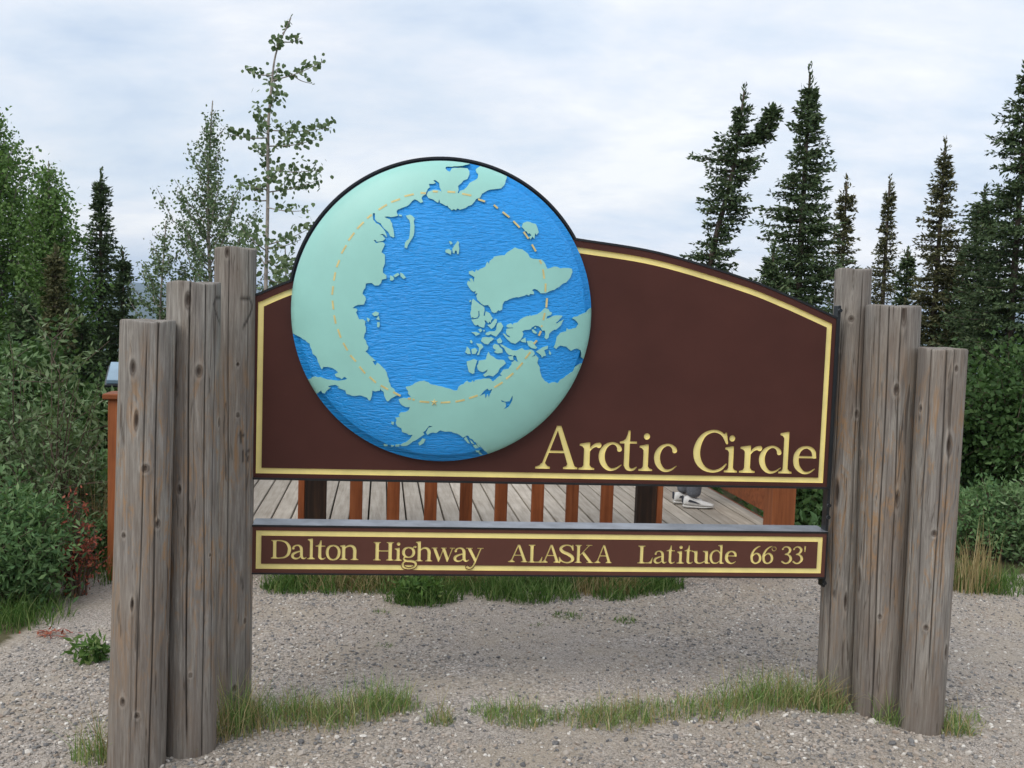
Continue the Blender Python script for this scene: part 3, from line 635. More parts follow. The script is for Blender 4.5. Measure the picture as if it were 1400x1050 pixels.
vLT = np.mean([uv(344, 720.5)[1], uv(1131, 728.5)[1]]); vLB = np.mean([uv(344.5, 783)[1], uv(1126, 789)[1]])
lU0 = uv(344.3, 750)[0]; lU1 = uv(1128.8, 758)[0]
plate = np.array([(lU0, vLB), (lU1, vLB), (lU1, vLT), (lU0, vLT)])
rootB = sign_root('name_plate_sign', 'long narrow brown board with yellow lettering and border below the arched sign', 'sign', (lU0, vLB))
oB = np.array([lU0, vLB])
letters = [(nm, place_glyph(ch, a, b_, c, d, 1.6)) for nm, ch, a, b_, c, d in LET_LOW]
halo = [place_glyph(ch, a, b_, c, d, 1.6, 4.0) for nm, ch, a, b_, c, d in LET_LOW if ch in 'gy']
build_plate(rootB, oB, plate, inset(plate, 0.0158), inset(plate, 0.0365), letters, halo, M['brown_low'], depth=0.0045)
frame_band('steel_frame', rootB, oB, plate, 0.006, 0.003, -0.115, M['steel'])
flat_poly('back_board', rootB, plate-oB, -0.010, M['steel'], False)
flat_poly('rear_board', rootB, plate-oB, -0.10, M['brown_low'])

obj('sky_sheen_plate', bbox_mesh('sky_sheen_plate', (-0.004, lU1-lU0+0.004, vLT-vLB+0.0062, vLT-vLB+0.0085, -0.113, 0.001), M['sky_sheen'], 0.0008), rootB)  # added plate that brightens the frame's top face like reflected sky

# ---- the globe, part of the arched sign
GH = 0.104
def dome(rho):
    x = np.clip(rho/GR, 0, 1); return GH*np.maximum(1-x**3.2, 0)**0.66
def globe_uv(px, py):
    n = -(0.03+GH*0.8)
    for _ in range(6):
        p = uv(px, py, n); n = -(0.022+float(dome(np.hypot(*(p-GC)))))
    return p
FL = 0.022
rr_ = np.concatenate([np.linspace(0, 0.80, 30), np.linspace(0.81, 0.955, 24), [0.957, 1.0]])*GR
zs = dome(rr_)+FL; zs[-2] = FL+0.004; zs[-1] = FL+0.002; rr_ = np.append(rr_, GR); zs = np.append(zs, 0.0)
lim = dome(0.957*GR)
nth = 180; th = np.linspace(0, 2*PI, nth, endpoint=False); k = len(rr_)
gc = GC-oA
V = np.vstack([[(gc[0], gc[1], zs[0])], np.stack([gc[0]+rr_[1:, None]*np.cos(th), gc[1]+rr_[1:, None]*np.sin(th), np.repeat(zs[1:, None], nth, 1)], -1).reshape(-1, 3)])
i = np.arange(k-2)[:, None]*nth+1; j = np.arange(nth)[None]; j2 = (j+1) % nth
Q = np.stack([i+j, i+nth+j, i+nth+j2, i+j2], -1).reshape(-1, 4)
T = np.stack([np.zeros(nth, int), 1+np.arange(nth), 1+(np.arange(nth)+1) % nth], -1)
globe = obj('globe', new_mesh('globe', V, [Q, T], M['sea'], True), rootA, label='raised round polar globe with carved blue sea')
# coast outlines: (crop, points); crops are origin and scale
CR_ = {'a': (395, 215, 7.5), 'b': (535, 215, 7.5), 'c': (675, 215, 7.5), 'd': (395, 355, 7.5), 'e': (535, 355, 7.5), 'f': (675, 355, 7.5), 'g': (395, 495, 7.5), 'h': (535, 495, 7.5), 'i': (675, 495, 7.5), 'j': (630, 410, 11.667), 'k': (700, 410, 11.667), 'p': (0, 0, 1)}
def coast(*segs):
    out = []
    for c, pts in segs:
        ox, oy, s = CR_[c]; out += [(ox+x/s, oy+y/s) for x, y in pts]
    return out
rimc = lambda a0, a1, n=14: ('p', [(606+214*math.cos(math.radians(a)), 427-214*math.sin(math.radians(a))) for a in np.linspace(a0, a1, n)])
LAND = [
 coast(('d', [(20, 745), (60, 765), (100, 785), (170, 825), (215, 860), (235, 920), (245, 965), (280, 990), (300, 1050)]), ('g', [(310, 15), (325, 50), (340, 75), (355, 50), (400, 48), (450, 62), (480, 80), (505, 105), (470, 125), (485, 150), (525, 160), (540, 175), (570, 150), (600, 170), (520, 190), (430, 180), (350, 162), (270, 145), (215, 175), (180, 175), (260, 340), (300, 315), (330, 290), (345, 315), (370, 320), (385, 295), (410, 275), (430, 262), (400, 252), (430, 238), (480, 232), (520, 255), (500, 262), (530, 272), (580, 290), (590, 325), (650, 345), (720, 340), (800, 362), (820, 392), (835, 390), (850, 350), (855, 290), (885, 300), (935, 290), (940, 265), (950, 290), (970, 300), (980, 350), (1005, 400), (1020, 400), (1050, 370)]),
       ('h', [(30, 355), (55, 340), (95, 345), (60, 315), (40, 300), (30, 275), (0, 255)]), ('g', [(1045, 250), (1025, 200), (1005, 110), (985, 75), (930, 20), (905, 5), (885, 35), (870, 10), (865, 0)]),
       ('d', [(860, 1040), (890, 1035), (850, 1000), (785, 940), (810, 920), (815, 890), (790, 830), (770, 805), (775, 765), (790, 740), (790, 690), (780, 670), (785, 630), (760, 610), (720, 612), (705, 575), (690, 540), (705, 515), (690, 500), (655, 497), (680, 475), (770, 460), (790, 410), (785, 380), (755, 350), (765, 315), (785, 290), (790, 245), (850, 240), (880, 265), (920, 265), (945, 240), (955, 205), (1000, 195), (1000, 160), (965, 135), (965, 90), (985, 40), (985, 0)]),
       ('a', [(985, 1000), (950, 975), (975, 920), (985, 890), (965, 872), (930, 872), (895, 882), (870, 850), (890, 850), (900, 868), (965, 858), (990, 835), (970, 815), (960, 798), (930, 800), (960, 786), (985, 800), (1003, 825), (1000, 790), (958, 725), (925, 690), (898, 680), (865, 640), (862, 575), (882, 575), (885, 640), (905, 662), (940, 678), (980, 735), (1018, 765), (1040, 812)]),
       ('b', [(10, 815), (30, 800), (25, 760), (10, 680)]), ('a', [(1045, 660), (1040, 640), (1000, 625), (978, 612)]),
       ('b', [(0, 615), (70, 600), (58, 575), (55, 555), (65, 540), (100, 525), (155, 505), (180, 490), (215, 450), (240, 432), (270, 445), (300, 470), (325, 460), (310, 420), (325, 395), (350, 385), (355, 370), (375, 325), (395, 310), (385, 275), (430, 275), (455, 265), (430, 240), (450, 235), (490, 265), (495, 310), (515, 355), (490, 340), (430, 335), (375, 355), (362, 390), (380, 420), (430, 435), (480, 470), (490, 430), (500, 470), (525, 480), (560, 500), (575, 498), (590, 520), (620, 545), (640, 532), (660, 545), (680, 525), (700, 540), (740, 528), (760, 522), (790, 500), (820, 492), (850, 460), (870, 430), (910, 415), (930, 375), (980, 345), (1050, 330)]),
       ('c', [(40, 325), (75, 320), (105, 290), (130, 220), (135, 190)]), rimc(66, 190, 30)),
 coast(('b', [(150, 600), (190, 590), (215, 600), (240, 630), (230, 660), (238, 700), (235, 770), (215, 830), (190, 870), (160, 935), (135, 925), (140, 880), (180, 840), (190, 770), (195, 690), (185, 645)])),
 coast(('b', [(75, 585), (110, 595), (105, 608), (80, 603)])), coast(('b', [(0, 785), (20, 800), (35, 810), (20, 825), (5, 815)])),
 coast(('e', [(-12, 160), (20, 175), (30, 200), (10, 215), (-14, 212)])), coast(('e', [(20, 165), (70, 135), (85, 155), (40, 182)])), coast(('e', [(90, 130), (120, 145), (150, 185), (125, 198), (95, 170)])),
 coast(('d', [(850, 555), (890, 530), (925, 545), (915, 572), (875, 578)])), coast(('d', [(920, 575), (932, 620), (895, 610)])), coast(('d', [(905, 640), (930, 640), (925, 695), (905, 690)])), coast(('d', [(800, 592), (832, 610), (815, 640), (803, 620)])),
 coast(('b', [(590, 860), (615, 865), (627, 885), (605, 897)])), coast(('b', [(555, 950), (590, 940), (615, 960), (610, 1000), (580, 985), (555, 975)])),
 coast(('b', [(625, 940), (650, 900), (680, 858), (695, 875), (690, 900), (697, 940), (690, 992), (675, 995), (670, 962), (655, 955), (645, 990), (630, 980)])),
 coast(('c', [(285, 715), (300, 675), (340, 660), (390, 675), (430, 685), (445, 720), (460, 770), (437, 800), (425, 778), (415, 840), (395, 815), (375, 845), (360, 820), (385, 800), (365, 780), (350, 785), (335, 762), (320, 760), (310, 740)])),
 coast(('c', [(0, 1020), (50, 1010), (110, 1005), (160, 960), (215, 925), (290, 945), (350, 990), (370, 1030), (440, 1045)]), ('f', [(490, 0), (525, 40), (550, 95), (620, 70), (680, 90), (740, 85), (800, 95), (805, 130), (770, 200), (740, 235), (690, 260), (620, 310), (570, 325), (530, 345), (480, 345), (445, 310), (415, 300), (390, 312), (410, 330), (410, 355), (370, 352), (360, 368), (335, 358), (310, 372), (230, 385), (160, 405), (110, 425), (90, 460), (85, 510), (60, 525), (45, 518), (25, 542), (0, 545)]),
       ('e', [(1030, 535), (1010, 490), (990, 465), (950, 470), (920, 450), (880, 410), (870, 370), (885, 345), (855, 350), (868, 322), (840, 330), (815, 310), (800, 290), (775, 250), (785, 215), (830, 250), (800, 198), (825, 188), (848, 235), (852, 180), (825, 162), (795, 145), (795, 120), (830, 112), (855, 130), (870, 100), (885, 115), (910, 95), (965, 70), (970, 45), (985, 20), (1000, 45), (1010, 10)]), ('b', [(1045, 1035)])),
 coast(('j', [(175, 15), (195, -18), (240, 20), (290, 60), (340, 90), (375, 120), (378, 160), (362, 250), (382, 252), (395, 180), (460, 210), (490, 270), (510, 290), (480, 330), (480, 370), (455, 345), (440, 375), (415, 350), (400, 330), (375, 325), (390, 370), (370, 440), (340, 440), (290, 420), (270, 395), (240, 410), (210, 390), (165, 315), (210, 308), (165, 285), (150, 210), (165, 110)])),
 coast(('j', [(130, 15), (160, 0), (165, 20), (140, 38)])),
 coast(('j', [(420, 400), (470, 390), (520, 330), (545, 298), (575, 310), (570, 360), (530, 430), (485, 465), (455, 430)])),
 coast(('j', [(570, 400), (590, 365), (640, 360), (675, 420), (640, 490), (600, 540), (560, 585), (500, 560), (480, 545), (430, 565), (390, 550), (400, 525), (460, 500), (540, 500), (565, 470)])),
 coast(('j', [(275, 470), (320, 455), (338, 490), (310, 517)])), coast(('j', [(350, 480), (385, 480), (370, 512)])), coast(('j', [(165, 515), (240, 510), (310, 540), (240, 572), (215, 542)])),
 coast(('j', [(320, 655), (340, 600), (400, 590), (450, 600), (480, 590), (530, 620), (500, 645), (470, 665), (430, 710), (380, 700), (350, 680)])),
 coast(('j', [(145, 650), (165, 635), (190, 670), (175, 695), (150, 680)])), coast(('j', [(68, 832), (95, 740), (138, 780), (155, 860), (110, 862)])), coast(('j', [(165, 785), (230, 765), (262, 800), (232, 860), (180, 862)])),
 coast(('j', [(240, 695), (330, 705), (360, 750), (310, 800), (290, 872), (255, 880), (288, 810), (290, 760)])), coast(('j', [(570, 640), (625, 600), (660, 660), (640, 690), (590, 690)])),
 coast(('j', [(510, 730), (540, 700), (600, 718), (660, 785), (665, 840), (580, 852), (530, 830), (560, 800), (515, 770)])),
 coast(('p', [(638, 494), (648, 490.5), (652.5, 492.6), (650, 500), (648.5, 510), (646, 511), (641, 508.5)])),
 coast(('p', [(654.6, 493), (658, 492.3), (664, 491.5), (665.6, 485.5), (667.7, 480.8), (670.3, 485.5), (678, 490.6), (689, 492.3), (691.5, 496.5), (687.5, 500), (683, 503.5), (680.5, 509), (674, 514.5), (668, 513), (663, 515), (660.3, 512.5), (665, 508.5), (667, 504.8), (660, 508.6), (656, 507.5), (653, 505), (652, 500)])),
 coast(('h', [(150, 265), (150, 252), (190, 245), (240, 215), (290, 195), (340, 190), (355, 200), (380, 205), (400, 225), (450, 235), (520, 250), (590, 270), (640, 290), (675, 290), (690, 250), (740, 225), (780, 190), (795, 208), (820, 205), (832, 185), (845, 205), (860, 185), (920, 175), (1000, 165), (1020, 175), (1035, 195), (1050, 195)]), ('i', [(0, 190), (40, 155), (62, 140), (85, 142), (65, 122), (100, 75), (150, 68), (185, 20)]),
       ('p', [(699, 495.5), (701.5, 494.2), (703.5, 492), (705.6, 494), (708.5, 494.5), (706.5, 491.5), (706, 487.5), (703.5, 485.5), (701.5, 486.5)]), ('j', [(790, 878), (770, 882), (720, 830), (690, 770), (620, 710), (660, 712), (740, 760), (820, 800), (870, 808)]), ('k', [(30, 815), (100, 795), (160, 765), (200, 800), (300, 790), (340, 812), (360, 850), (350, 878), (300, 915), (365, 890), (375, 875), (420, 930), (400, 1000), (420, 1050)]),
       ('i', [(450, 0), (470, 50), (490, 150), (520, 190), (565, 220), (600, 205), (655, 215), (680, 180), (740, 140), (810, 95), (830, 50), (870, 25), (920, 10), (950, -5)]), rimc(-17, -77, 18),
       ('h', [(1000, 950), (970, 915), (950, 905), (940, 890), (920, 870), (905, 850), (880, 830), (850, 815), (830, 790), (805, 780), (790, 755), (775, 750), (750, 765), (735, 772), (700, 745), (640, 725), (590, 710), (550, 712), (500, 698), (460, 725), (420, 720), (370, 745), (355, 720), (380, 670), (425, 660), (390, 652), (350, 700), (325, 720), (340, 740), (300, 765), (250, 800), (200, 830), (160, 855), (120, 860), (90, 850), (150, 820), (190, 790), (220, 745), (180, 745), (160, 730), (110, 715), (105, 680), (60, 655), (45, 620), (55, 590), (40, 570), (90, 560), (75, 545), (95, 515), (150, 510), (180, 490), (190, 460), (150, 460), (110, 440), (90, 420), (75, 380), (120, 365), (170, 370), (200, 355), (170, 320), (175, 300)])),
 coast(('h', [(42, 845), (85, 840), (82, 862), (42, 865)])), coast(('h', [(-2, 848), (28, 850), (24, 863), (0, 866)])), coast(('g', [(972, 842), (1012, 845), (1010, 860), (975, 860)])),
 coast(('h', [(275, 830), (320, 780), (352, 790), (330, 830), (290, 855)])), coast(('h', [(0, 610), (30, 613), (22, 642), (0, 632)])),
 coast(('h', [(745, 785), (765, 762), (785, 795), (805, 835), (780, 825)])), coast(('h', [(800, 790), (830, 812), (850, 845), (820, 830)])), coast(('h', [(835, 852), (870, 845), (895, 875), (860, 885)])), coast(('h', [(862, 903), (905, 905), (900, 925), (870, 920)])), coast(('h', [(890, 925), (915, 928), (935, 950), (905, 945)])), coast(('h', [(868, 828), (895, 842), (915, 872), (890, 865)])),
 coast(('f', [(1040, 480), (1005, 488), (985, 500), (950, 540), (880, 565), (800, 600), (850, 635), (865, 660), (840, 700), (790, 712), (760, 715), (748, 700), (740, 735), (680, 750), (645, 790), (630, 860), (615, 900), (640, 915), (680, 880), (715, 888), (740, 890), (790, 935), (850, 910), (890, 930), (895, 1000), (920, 1018), (960, 1030)]), rimc(-14, 0, 5)),
 coast(('k', [(530, 130), (580, 150), (600, 190), (635, 200), (620, 240), (560, 258), (545, 300), (590, 290), (650, 255), (710, 245), (800, 250), (790, 275), (700, 362), (712, 378), (825, 308), (800, 350), (780, 400), (750, 430), (690, 480), (680, 470), (630, 500), (590, 540), (580, 600), (545, 630), (515, 600), (530, 540), (520, 490), (480, 490), (450, 440), (420, 420), (370, 408), (310, 440), (300, 465), (260, 475), (200, 480), (160, 500), (180, 540), (165, 590), (130, 640), (90, 670), (50, 700), (0, 700)]), ('j', [(870, 700), (800, 680), (740, 630), (690, 570), (665, 535), (700, 540), (740, 585), (785, 600), (775, 575), (735, 555), (718, 520), (730, 460), (770, 455), (840, 450), (820, 440), (735, 435), (725, 415), (745, 390), (800, 372), (825, 400), (840, 370), (900, 360), (950, 310), (1050, 260)]), ('k', [(220, 270), (245, 252), (265, 262), (285, 240), (300, 258), (325, 245), (400, 230), (460, 190), (500, 150)])),
 coast(('k', [(310, 470), (340, 470), (395, 520), (380, 540), (330, 520)])), coast(('k', [(345, 450), (370, 425), (387, 447), (365, 462)])), coast(('k', [(232, 655), (310, 650), (350, 680), (370, 735), (400, 755), (375, 780), (310, 768), (260, 730)])),
 coast(('k', [(378, 822), (480, 760), (530, 740), (572, 730), (565, 780), (510, 800), (540, 890), (500, 892), (475, 920), (460, 882)])), coast(('k', [(590, 800), (622, 850), (605, 880), (585, 850)])), coast(('k', [(130, 650), (175, 620), (212, 602), (222, 680), (160, 670)])),
 coast(('j', [(750, 905), (830, 892), (838, 960), (780, 955)]))]
HOLES = [coast(('b', [(920, 85), (865, 125), (870, 155), (890, 175), (885, 215), (860, 235), (800, 265), (770, 310), (740, 335), (705, 345), (690, 370), (680, 368), (690, 340), (685, 295), (720, 265), (740, 240), (780, 225), (800, 180), (800, 145), (780, 115), (700, 110), (620, 115), (600, 150), (575, 140), (555, 118), (560, 100), (620, 100), (700, 92), (760, 80), (840, 60)])),
         coast(('i', [(75, 388), (110, 405), (160, 400), (188, 345), (193, 350), (190, 390), (175, 420), (150, 460), (105, 482), (125, 450), (122, 415), (80, 405)])),
         coast(('h', [(908, 347), (950, 295), (985, 270), (1000, 290), (1035, 275), (1020, 310), (1000, 365), (987, 325), (965, 372), (958, 325)])),
         coast(('p', [(653.8, 425.2), (655.2, 425.2), (655.6, 432), (653.5, 435.2), (649, 436.5), (645, 434.6), (645.4, 433.6), (649, 435), (652.8, 433.8), (654.2, 431)]))]
LP = [np.array([globe_uv(*p) for p in L]) for L in LAND]; HP = [np.array([globe_uv(*p) for p in L]) for L in HOLES]
# a little natural irregularity along the long coasts
def rough(P, amp, seed, R_=None):
    r = rng(seed); out = []
    for a, b_ in zip(P, np.roll(P, -1, 0)):
        out.append(a); d = b_-a; L = np.hypot(*d); k_ = int(L/0.010)
        if k_ > 1 and np.hypot(*(a-GC)) < GR:
            nrm = np.array([-d[1], d[0]])/L
            for q in range(1, k_): out.append(a+d*q/k_+nrm*r.uniform(-amp, amp))
    return np.array(out)
LP = [rough(P, 0.0022, i) for i, P in enumerate(LP)]; HP = [rough(P, 0.0015, 90+i) for i, P in enumerate(HP)]
cir = circ_pts(GR*0.998, 0, 2*PI, 181)[:-1]
gx, gy = np.meshgrid(np.arange(-GR, GR, 0.02), np.arange(-GR, GR, 0.02)); gp = np.c_[gx.ravel()+GC[0]+0.0031, gy.ravel()+GC[1]+0.0023]
gp = gp[np.hypot(*(gp-GC).T) < GR*0.985]
ring_ = np.vstack([circ_pts(GR*q, 0.01, 2*PI+0.01, 121)[:-1] for q in (0.90, 0.94, 0.965, 0.985)])
V2, F = cdt(LP+HP+[cir], np.vstack([gp, ring_])); F = ccw(V2, F); C = V2[F].mean(1)
isl = np.zeros(len(F), bool)
for P in LP: isl |= inpoly(C, P)
for P in HP: isl &= ~inpoly(C, P)
isl &= np.hypot(*(C-GC).T) < GR*0.999
F = F[isl]
# split into separate land masses
par = np.arange(len(V2))
def find(a):
    while par[a] != a: par[a] = par[par[a]]; a = par[a]
    return a
for a, b_, c in F:
    ra, rb, rc = find(a), find(b_), find(c); par[rb] = ra; par[find(rc)] = ra
comp = np.array([find(a) for a in F[:, 0]])
rho = np.hypot(*(V2-GC).T)
zt = FL+dome(rho)+0.0070; zb = FL+dome(np.maximum(rho, 0))-0.004; zb[rho > 0.955*GR] = 0.004
ids, cnt = np.unique(comp, return_counts=True)
order = ids[np.argsort(-cnt)]
LN = {0: 'largest green land mass curving round the left and top of the globe', 1: 'green land mass across the bottom right of the globe'}
for rank, cid in enumerate(order):
    Fc = F[comp == cid]
    V, Fs = slab(V2-oA, Fc, zt, zb)
    o = obj('land', new_mesh('land', V, Fs, M['land']), rootA)
    for f_ in o.data.polygons[:len(Fs[0])]: pass
    o.data.polygons.foreach_set('use_smooth', np.concatenate([np.ones(len(Fs[0]), bool), np.zeros(len(Fs[1]), bool)]))
    o.data.update()
# smooth shading only on the top: custom split by sharp edges
for o in [x for x in rootA.children if x.name.startswith('land')]:
    me = o.data
    try: me.set_sharp_from_angle(angle=math.radians(50))
    except Exception: pass
DASH = [('a', (920, 540, 1005, 487)), ('a', (802, 628, 850, 590)), ('a', (700, 735, 768, 665)), ('a', (612, 855, 672, 775)), ('a', (540, 988, 590, 903)), ('d', (490, 78, 520, 5)), ('d', (462, 215, 478, 130)), ('d', (445, 360, 455, 272)), ('d', (458, 510, 448, 420)), ('d', (482, 655, 465, 570)), ('d', (533, 800, 503, 712)), ('d', (602, 930, 558, 852)), ('d', (688, 1043, 630, 978)),
        ('g', (783, 115, 724, 45)), ('g', (893, 210, 827, 150)), ('g', (1018, 280, 942, 238)), ('h', (20, 305, 95, 345)), ('h', (170, 372, 200, 375)), ('h', (215, 382, 240, 385)), ('h', (290, 402, 390, 410)), ('h', (505, 415, 605, 408)), ('h', (657, 405, 752, 385)), ('h', (795, 370, 885, 340)), ('i', (5, 258, 90, 205)), ('i', (125, 172, 200, 112)), ('i', (232, 75, 295, 5)), ('f', (320, 1015, 375, 945)),
        ('k', (345, 700, 395, 645)), ('k', (425, 570, 460, 495)), ('k', (465, 430, 475, 405)), ('f', (506, 620, 522, 545)), ('f', (537, 490, 545, 395)), ('f', (527, 330, 530, 245)), ('f', (516, 195, 503, 100)), ('f', (488, 42, 468, 5)), ('c', (430, 965, 390, 895)), ('c', (355, 835, 305, 765)), ('c', (265, 722, 200, 655)), ('c', (160, 617, 90, 562)), ('c', (40, 525, 0, 490)), ('b', (960, 455, 890, 432)), ('b', (820, 395, 725, 375)), ('b', (655, 360, 575, 355)), ('b', (475, 355, 425, 352)), ('b', (355, 370, 300, 368)), ('b', (230, 380, 135, 402)), ('b', (90, 430, 0, 462))]
for c, (x0, y0, x1, y1) in DASH:
    ox, oy, s = CR_[c]; A = globe_uv(ox+x0/s, oy+y0/s)-oA; B = globe_uv(ox+x1/s, oy+y1/s)-oA
    d = (B-A)/np.linalg.norm(B-A); nn = np.array([-d[1], d[0]])*0.0035
    P = np.array([A-nn, A+nn, B+nn, B-nn]); P3 = []
    for p in P: P3.append((*p, FL+float(dome(np.hypot(*(p+oA-GC))))+0.0080))
    for p in P: P3.append((*p, FL+float(dome(np.hypot(*(p+oA-GC))))-0.003))
    me = new_mesh('dash', np.array(P3), [np.array([[0, 1, 2, 3], [0, 4, 5, 1], [1, 5, 6, 2], [2, 6, 7, 3], [3, 7, 4, 0]])[:, ::-1]], M['dash'])
    obj('dash', me, rootA)
st = globe_uv(535+440/7.5, 495+410/7.5)-oA; pts = []
for q in range(10):
    a = PI/2+q*PI/5; r_ = 0.0155 if q % 2 == 0 else 0.0055; pts.append((st[0]+r_*math.cos(a), st[1]+r_*math.sin(a)))
zz_ = FL+float(dome(np.hypot(*(st+oA-GC))))
V = np.array([(*p, zz_+0.0082) for p in pts]+[(*p, zz_) for p in pts]+[(*st, zz_+0.0115)])
F_ = [np.array([[20, q, (q+1) % 10] for q in range(10)]), np.array([[q, q+10, (q+1) % 10+10, (q+1) % 10] for q in range(10)])]
obj('star', new_mesh('star', V, F_, M['dash']), rootA, label='small gold star on the dashed circle')

# steel straps and bolts that carry both boards on the inner posts
def hexbolt(r_=0.009, h_=0.010):
    a = np.arange(6)*PI/3
    V = np.vstack([np.c_[r_*np.cos(a), r_*np.sin(a), np.zeros(6)], np.c_[r_*.95*np.cos(a), r_*.95*np.sin(a), np.full(6, h_)]])
    return new_mesh('bolt', V, [np.array([[i, (i+1) % 6, (i+1) % 6+6, i+6] for i in range(6)]), np.array([[6, 7, 8, 9, 10, 11]])], M['steel'])
bolt_me = hexbolt()
for side in (-1, 1):
    ue = (uL-0.0092) if side < 0 else (uR+0.0092)
    u0_, u1_ = (ue-0.012, ue) if side < 0 else (ue, ue+0.012)
    vt = (topL if side < 0 else topR)
    me = bbox_mesh('mounting_strap', (u0_-uL, u1_-uL, vLB-0.045-vB, vt+0.055-vB, -0.055, -0.006), M['steel'], 0.002)
    obj('mounting_strap', me, rootA)
    for vv in (vt+0.035, (vLT+vB)/2+0.02, (vLT+vB)/2-0.03, vLB-0.025):
        o = obj('bolt', bolt_me, rootA, loc=((u0_+u1_)/2-uL, vv-vB, -0.006))

# ------------------------------------------------------------------ log posts
def log_mesh(name, R0, R1, H, seed, cracks, knots, carve=(), nth=272, nz=160, lean=(0, 0)):
    r = rng(seed)
    th = np.linspace(0, 2*PI, nth, endpoint=False); z = np.linspace(-0.15, H, nz)
    Tt, Z = np.meshgrid(th, z)
    Rr = R0+(R1-R0)*(Z/H)
    Rr = Rr*(1+0.012*np.sin(Tt*2+r.uniform(0, 6)+Z*0.8)+0.012*np.sin(3*Tt+r.uniform(0, 6)-Z*1.7)+0.006*np.sin(5*Tt+Z*4+r.uniform(0, 6)))
    ck = np.zeros_like(Z); kn = np.zeros_like(Z)
    allc = list(cracks)+[(r.uniform(0, 2*PI), r.uniform(0, H*0.7), 0, r.uniform(0.02, 0.3)) for _ in range(14)]
    for (a, z0, z1, w_) in allc:
        if z1 == 0: z1 = z0+r.uniform(.15, .9)
        ac = a+0.035*np.sin(Z*2.1+a*7)+0.018*np.sin(Z*6.3+a*3)
        d = np.abs((Tt-ac+PI) % (2*PI)-PI)*Rr
        e = sstep(z0-0.08, z0+0.05, Z)*(1-sstep(z1-0.05, z1+0.08, Z)) if z1 < H else sstep(z0-0.08, z0+0.05, Z)
        g = np.clip(1-d/(0.0012*w_+0.0023), 0, 1)*e
        ck = np.maximum(ck, g*min(1, 0.55+w_*0.5)); 
        Rr = Rr-0.0095*w_*g
        pass
    for (a, zc, s_) in knots:
        dx = ((Tt-a+PI) % (2*PI)-PI)*Rr; dz = (Z-zc)*(0.55+.35*math.sin(a*9))
        s_ = s_*(.62+.30*abs(math.sin(a*5+zc*7)))
        d = np.hypot(dx, dz)/s_
        kn = np.maximum(kn, np.clip(1.15-d*0.62, 0, 1)*(d < 1.9))
        Rr = Rr+0.007*np.exp(-(d/1.5)**2)*(s_/0.013)-0.011*np.exp(-(d/0.62)**4)
    for line in carve:
        for (a0, z0), (a1, z1) in zip(line[:-1], line[1:]):
            ax_ = ((Tt-a0+PI) % (2*PI)-PI)*R0; az_ = Z-z0; bx_, bz_ = (a1-a0)*R0, z1-z0
            h_ = np.clip((ax_*bx_+az_*bz_)/(bx_*bx_+bz_*bz_+1e-9), 0, 1); dd = np.hypot(ax_-h_*bx_, az_-h_*bz_)
            g = np.clip(1.35-dd/0.0048, 0, 1); ck = np.maximum(ck, g*.75); Rr = Rr-0.003*g
    X = Rr*np.cos(Tt)+lean[0]*Z; Y = Rr*np.sin(Tt)+lean[1]*Z
    Zt = Z+np.where(Z >= H-1e-6, 0.004*np.sin(Tt*3+seed), 0)
    V = np.stack([X, Y, Zt], -1).reshape(-1, 3)
    i = np.arange(nz-1)[:, None]*nth; j = np.arange(nth)[None]; j2 = (j+1) % nth
    Q = [np.stack([i+j, i+j2, i+nth+j2, i+nth+j], -1).reshape(-1, 4)]
    ckf, knf = ck.ravel(), kn.ravel()
    last = (nz-1)*nth; base_r = Rr[-1]; off = len(V)
    for q, (s_, dz) in enumerate(((0.985, 0.004), (0.95, 0.005), (0.6, 0.005), (0.3, 0.005))):
        rr = base_r*s_-(ck[-1]*0.010 if s_ > 0.5 else 0); ring = np.c_[rr*np.cos(th)+lean[0]*H, rr*np.sin(th)+lean[1]*H, Zt[-1]+dz]
        V = np.vstack([V, ring]); Q.append(np.stack([last+j[0], last+j2[0], off+j2[0], off+j[0]], -1)); last = off; off += nth
        ckf = np.append(ckf, ck[-1]*(0.9 if s_ > 0.5 else 0)); knf = np.append(knf, np.zeros(nth))
    V = np.vstack([V, [(lean[0]*H, lean[1]*H, H+0.005)]]); ckf = np.append(ckf, 0); knf = np.append(knf, 0)
    T = np.stack([last+np.arange(nth), last+(np.arange(nth)+1) % nth, np.full(nth, off)], -1)
    return new_mesh(name, V, [np.vstack(Q), T], M['log'], True, vattr={'crack': ckf, 'knot': knf})
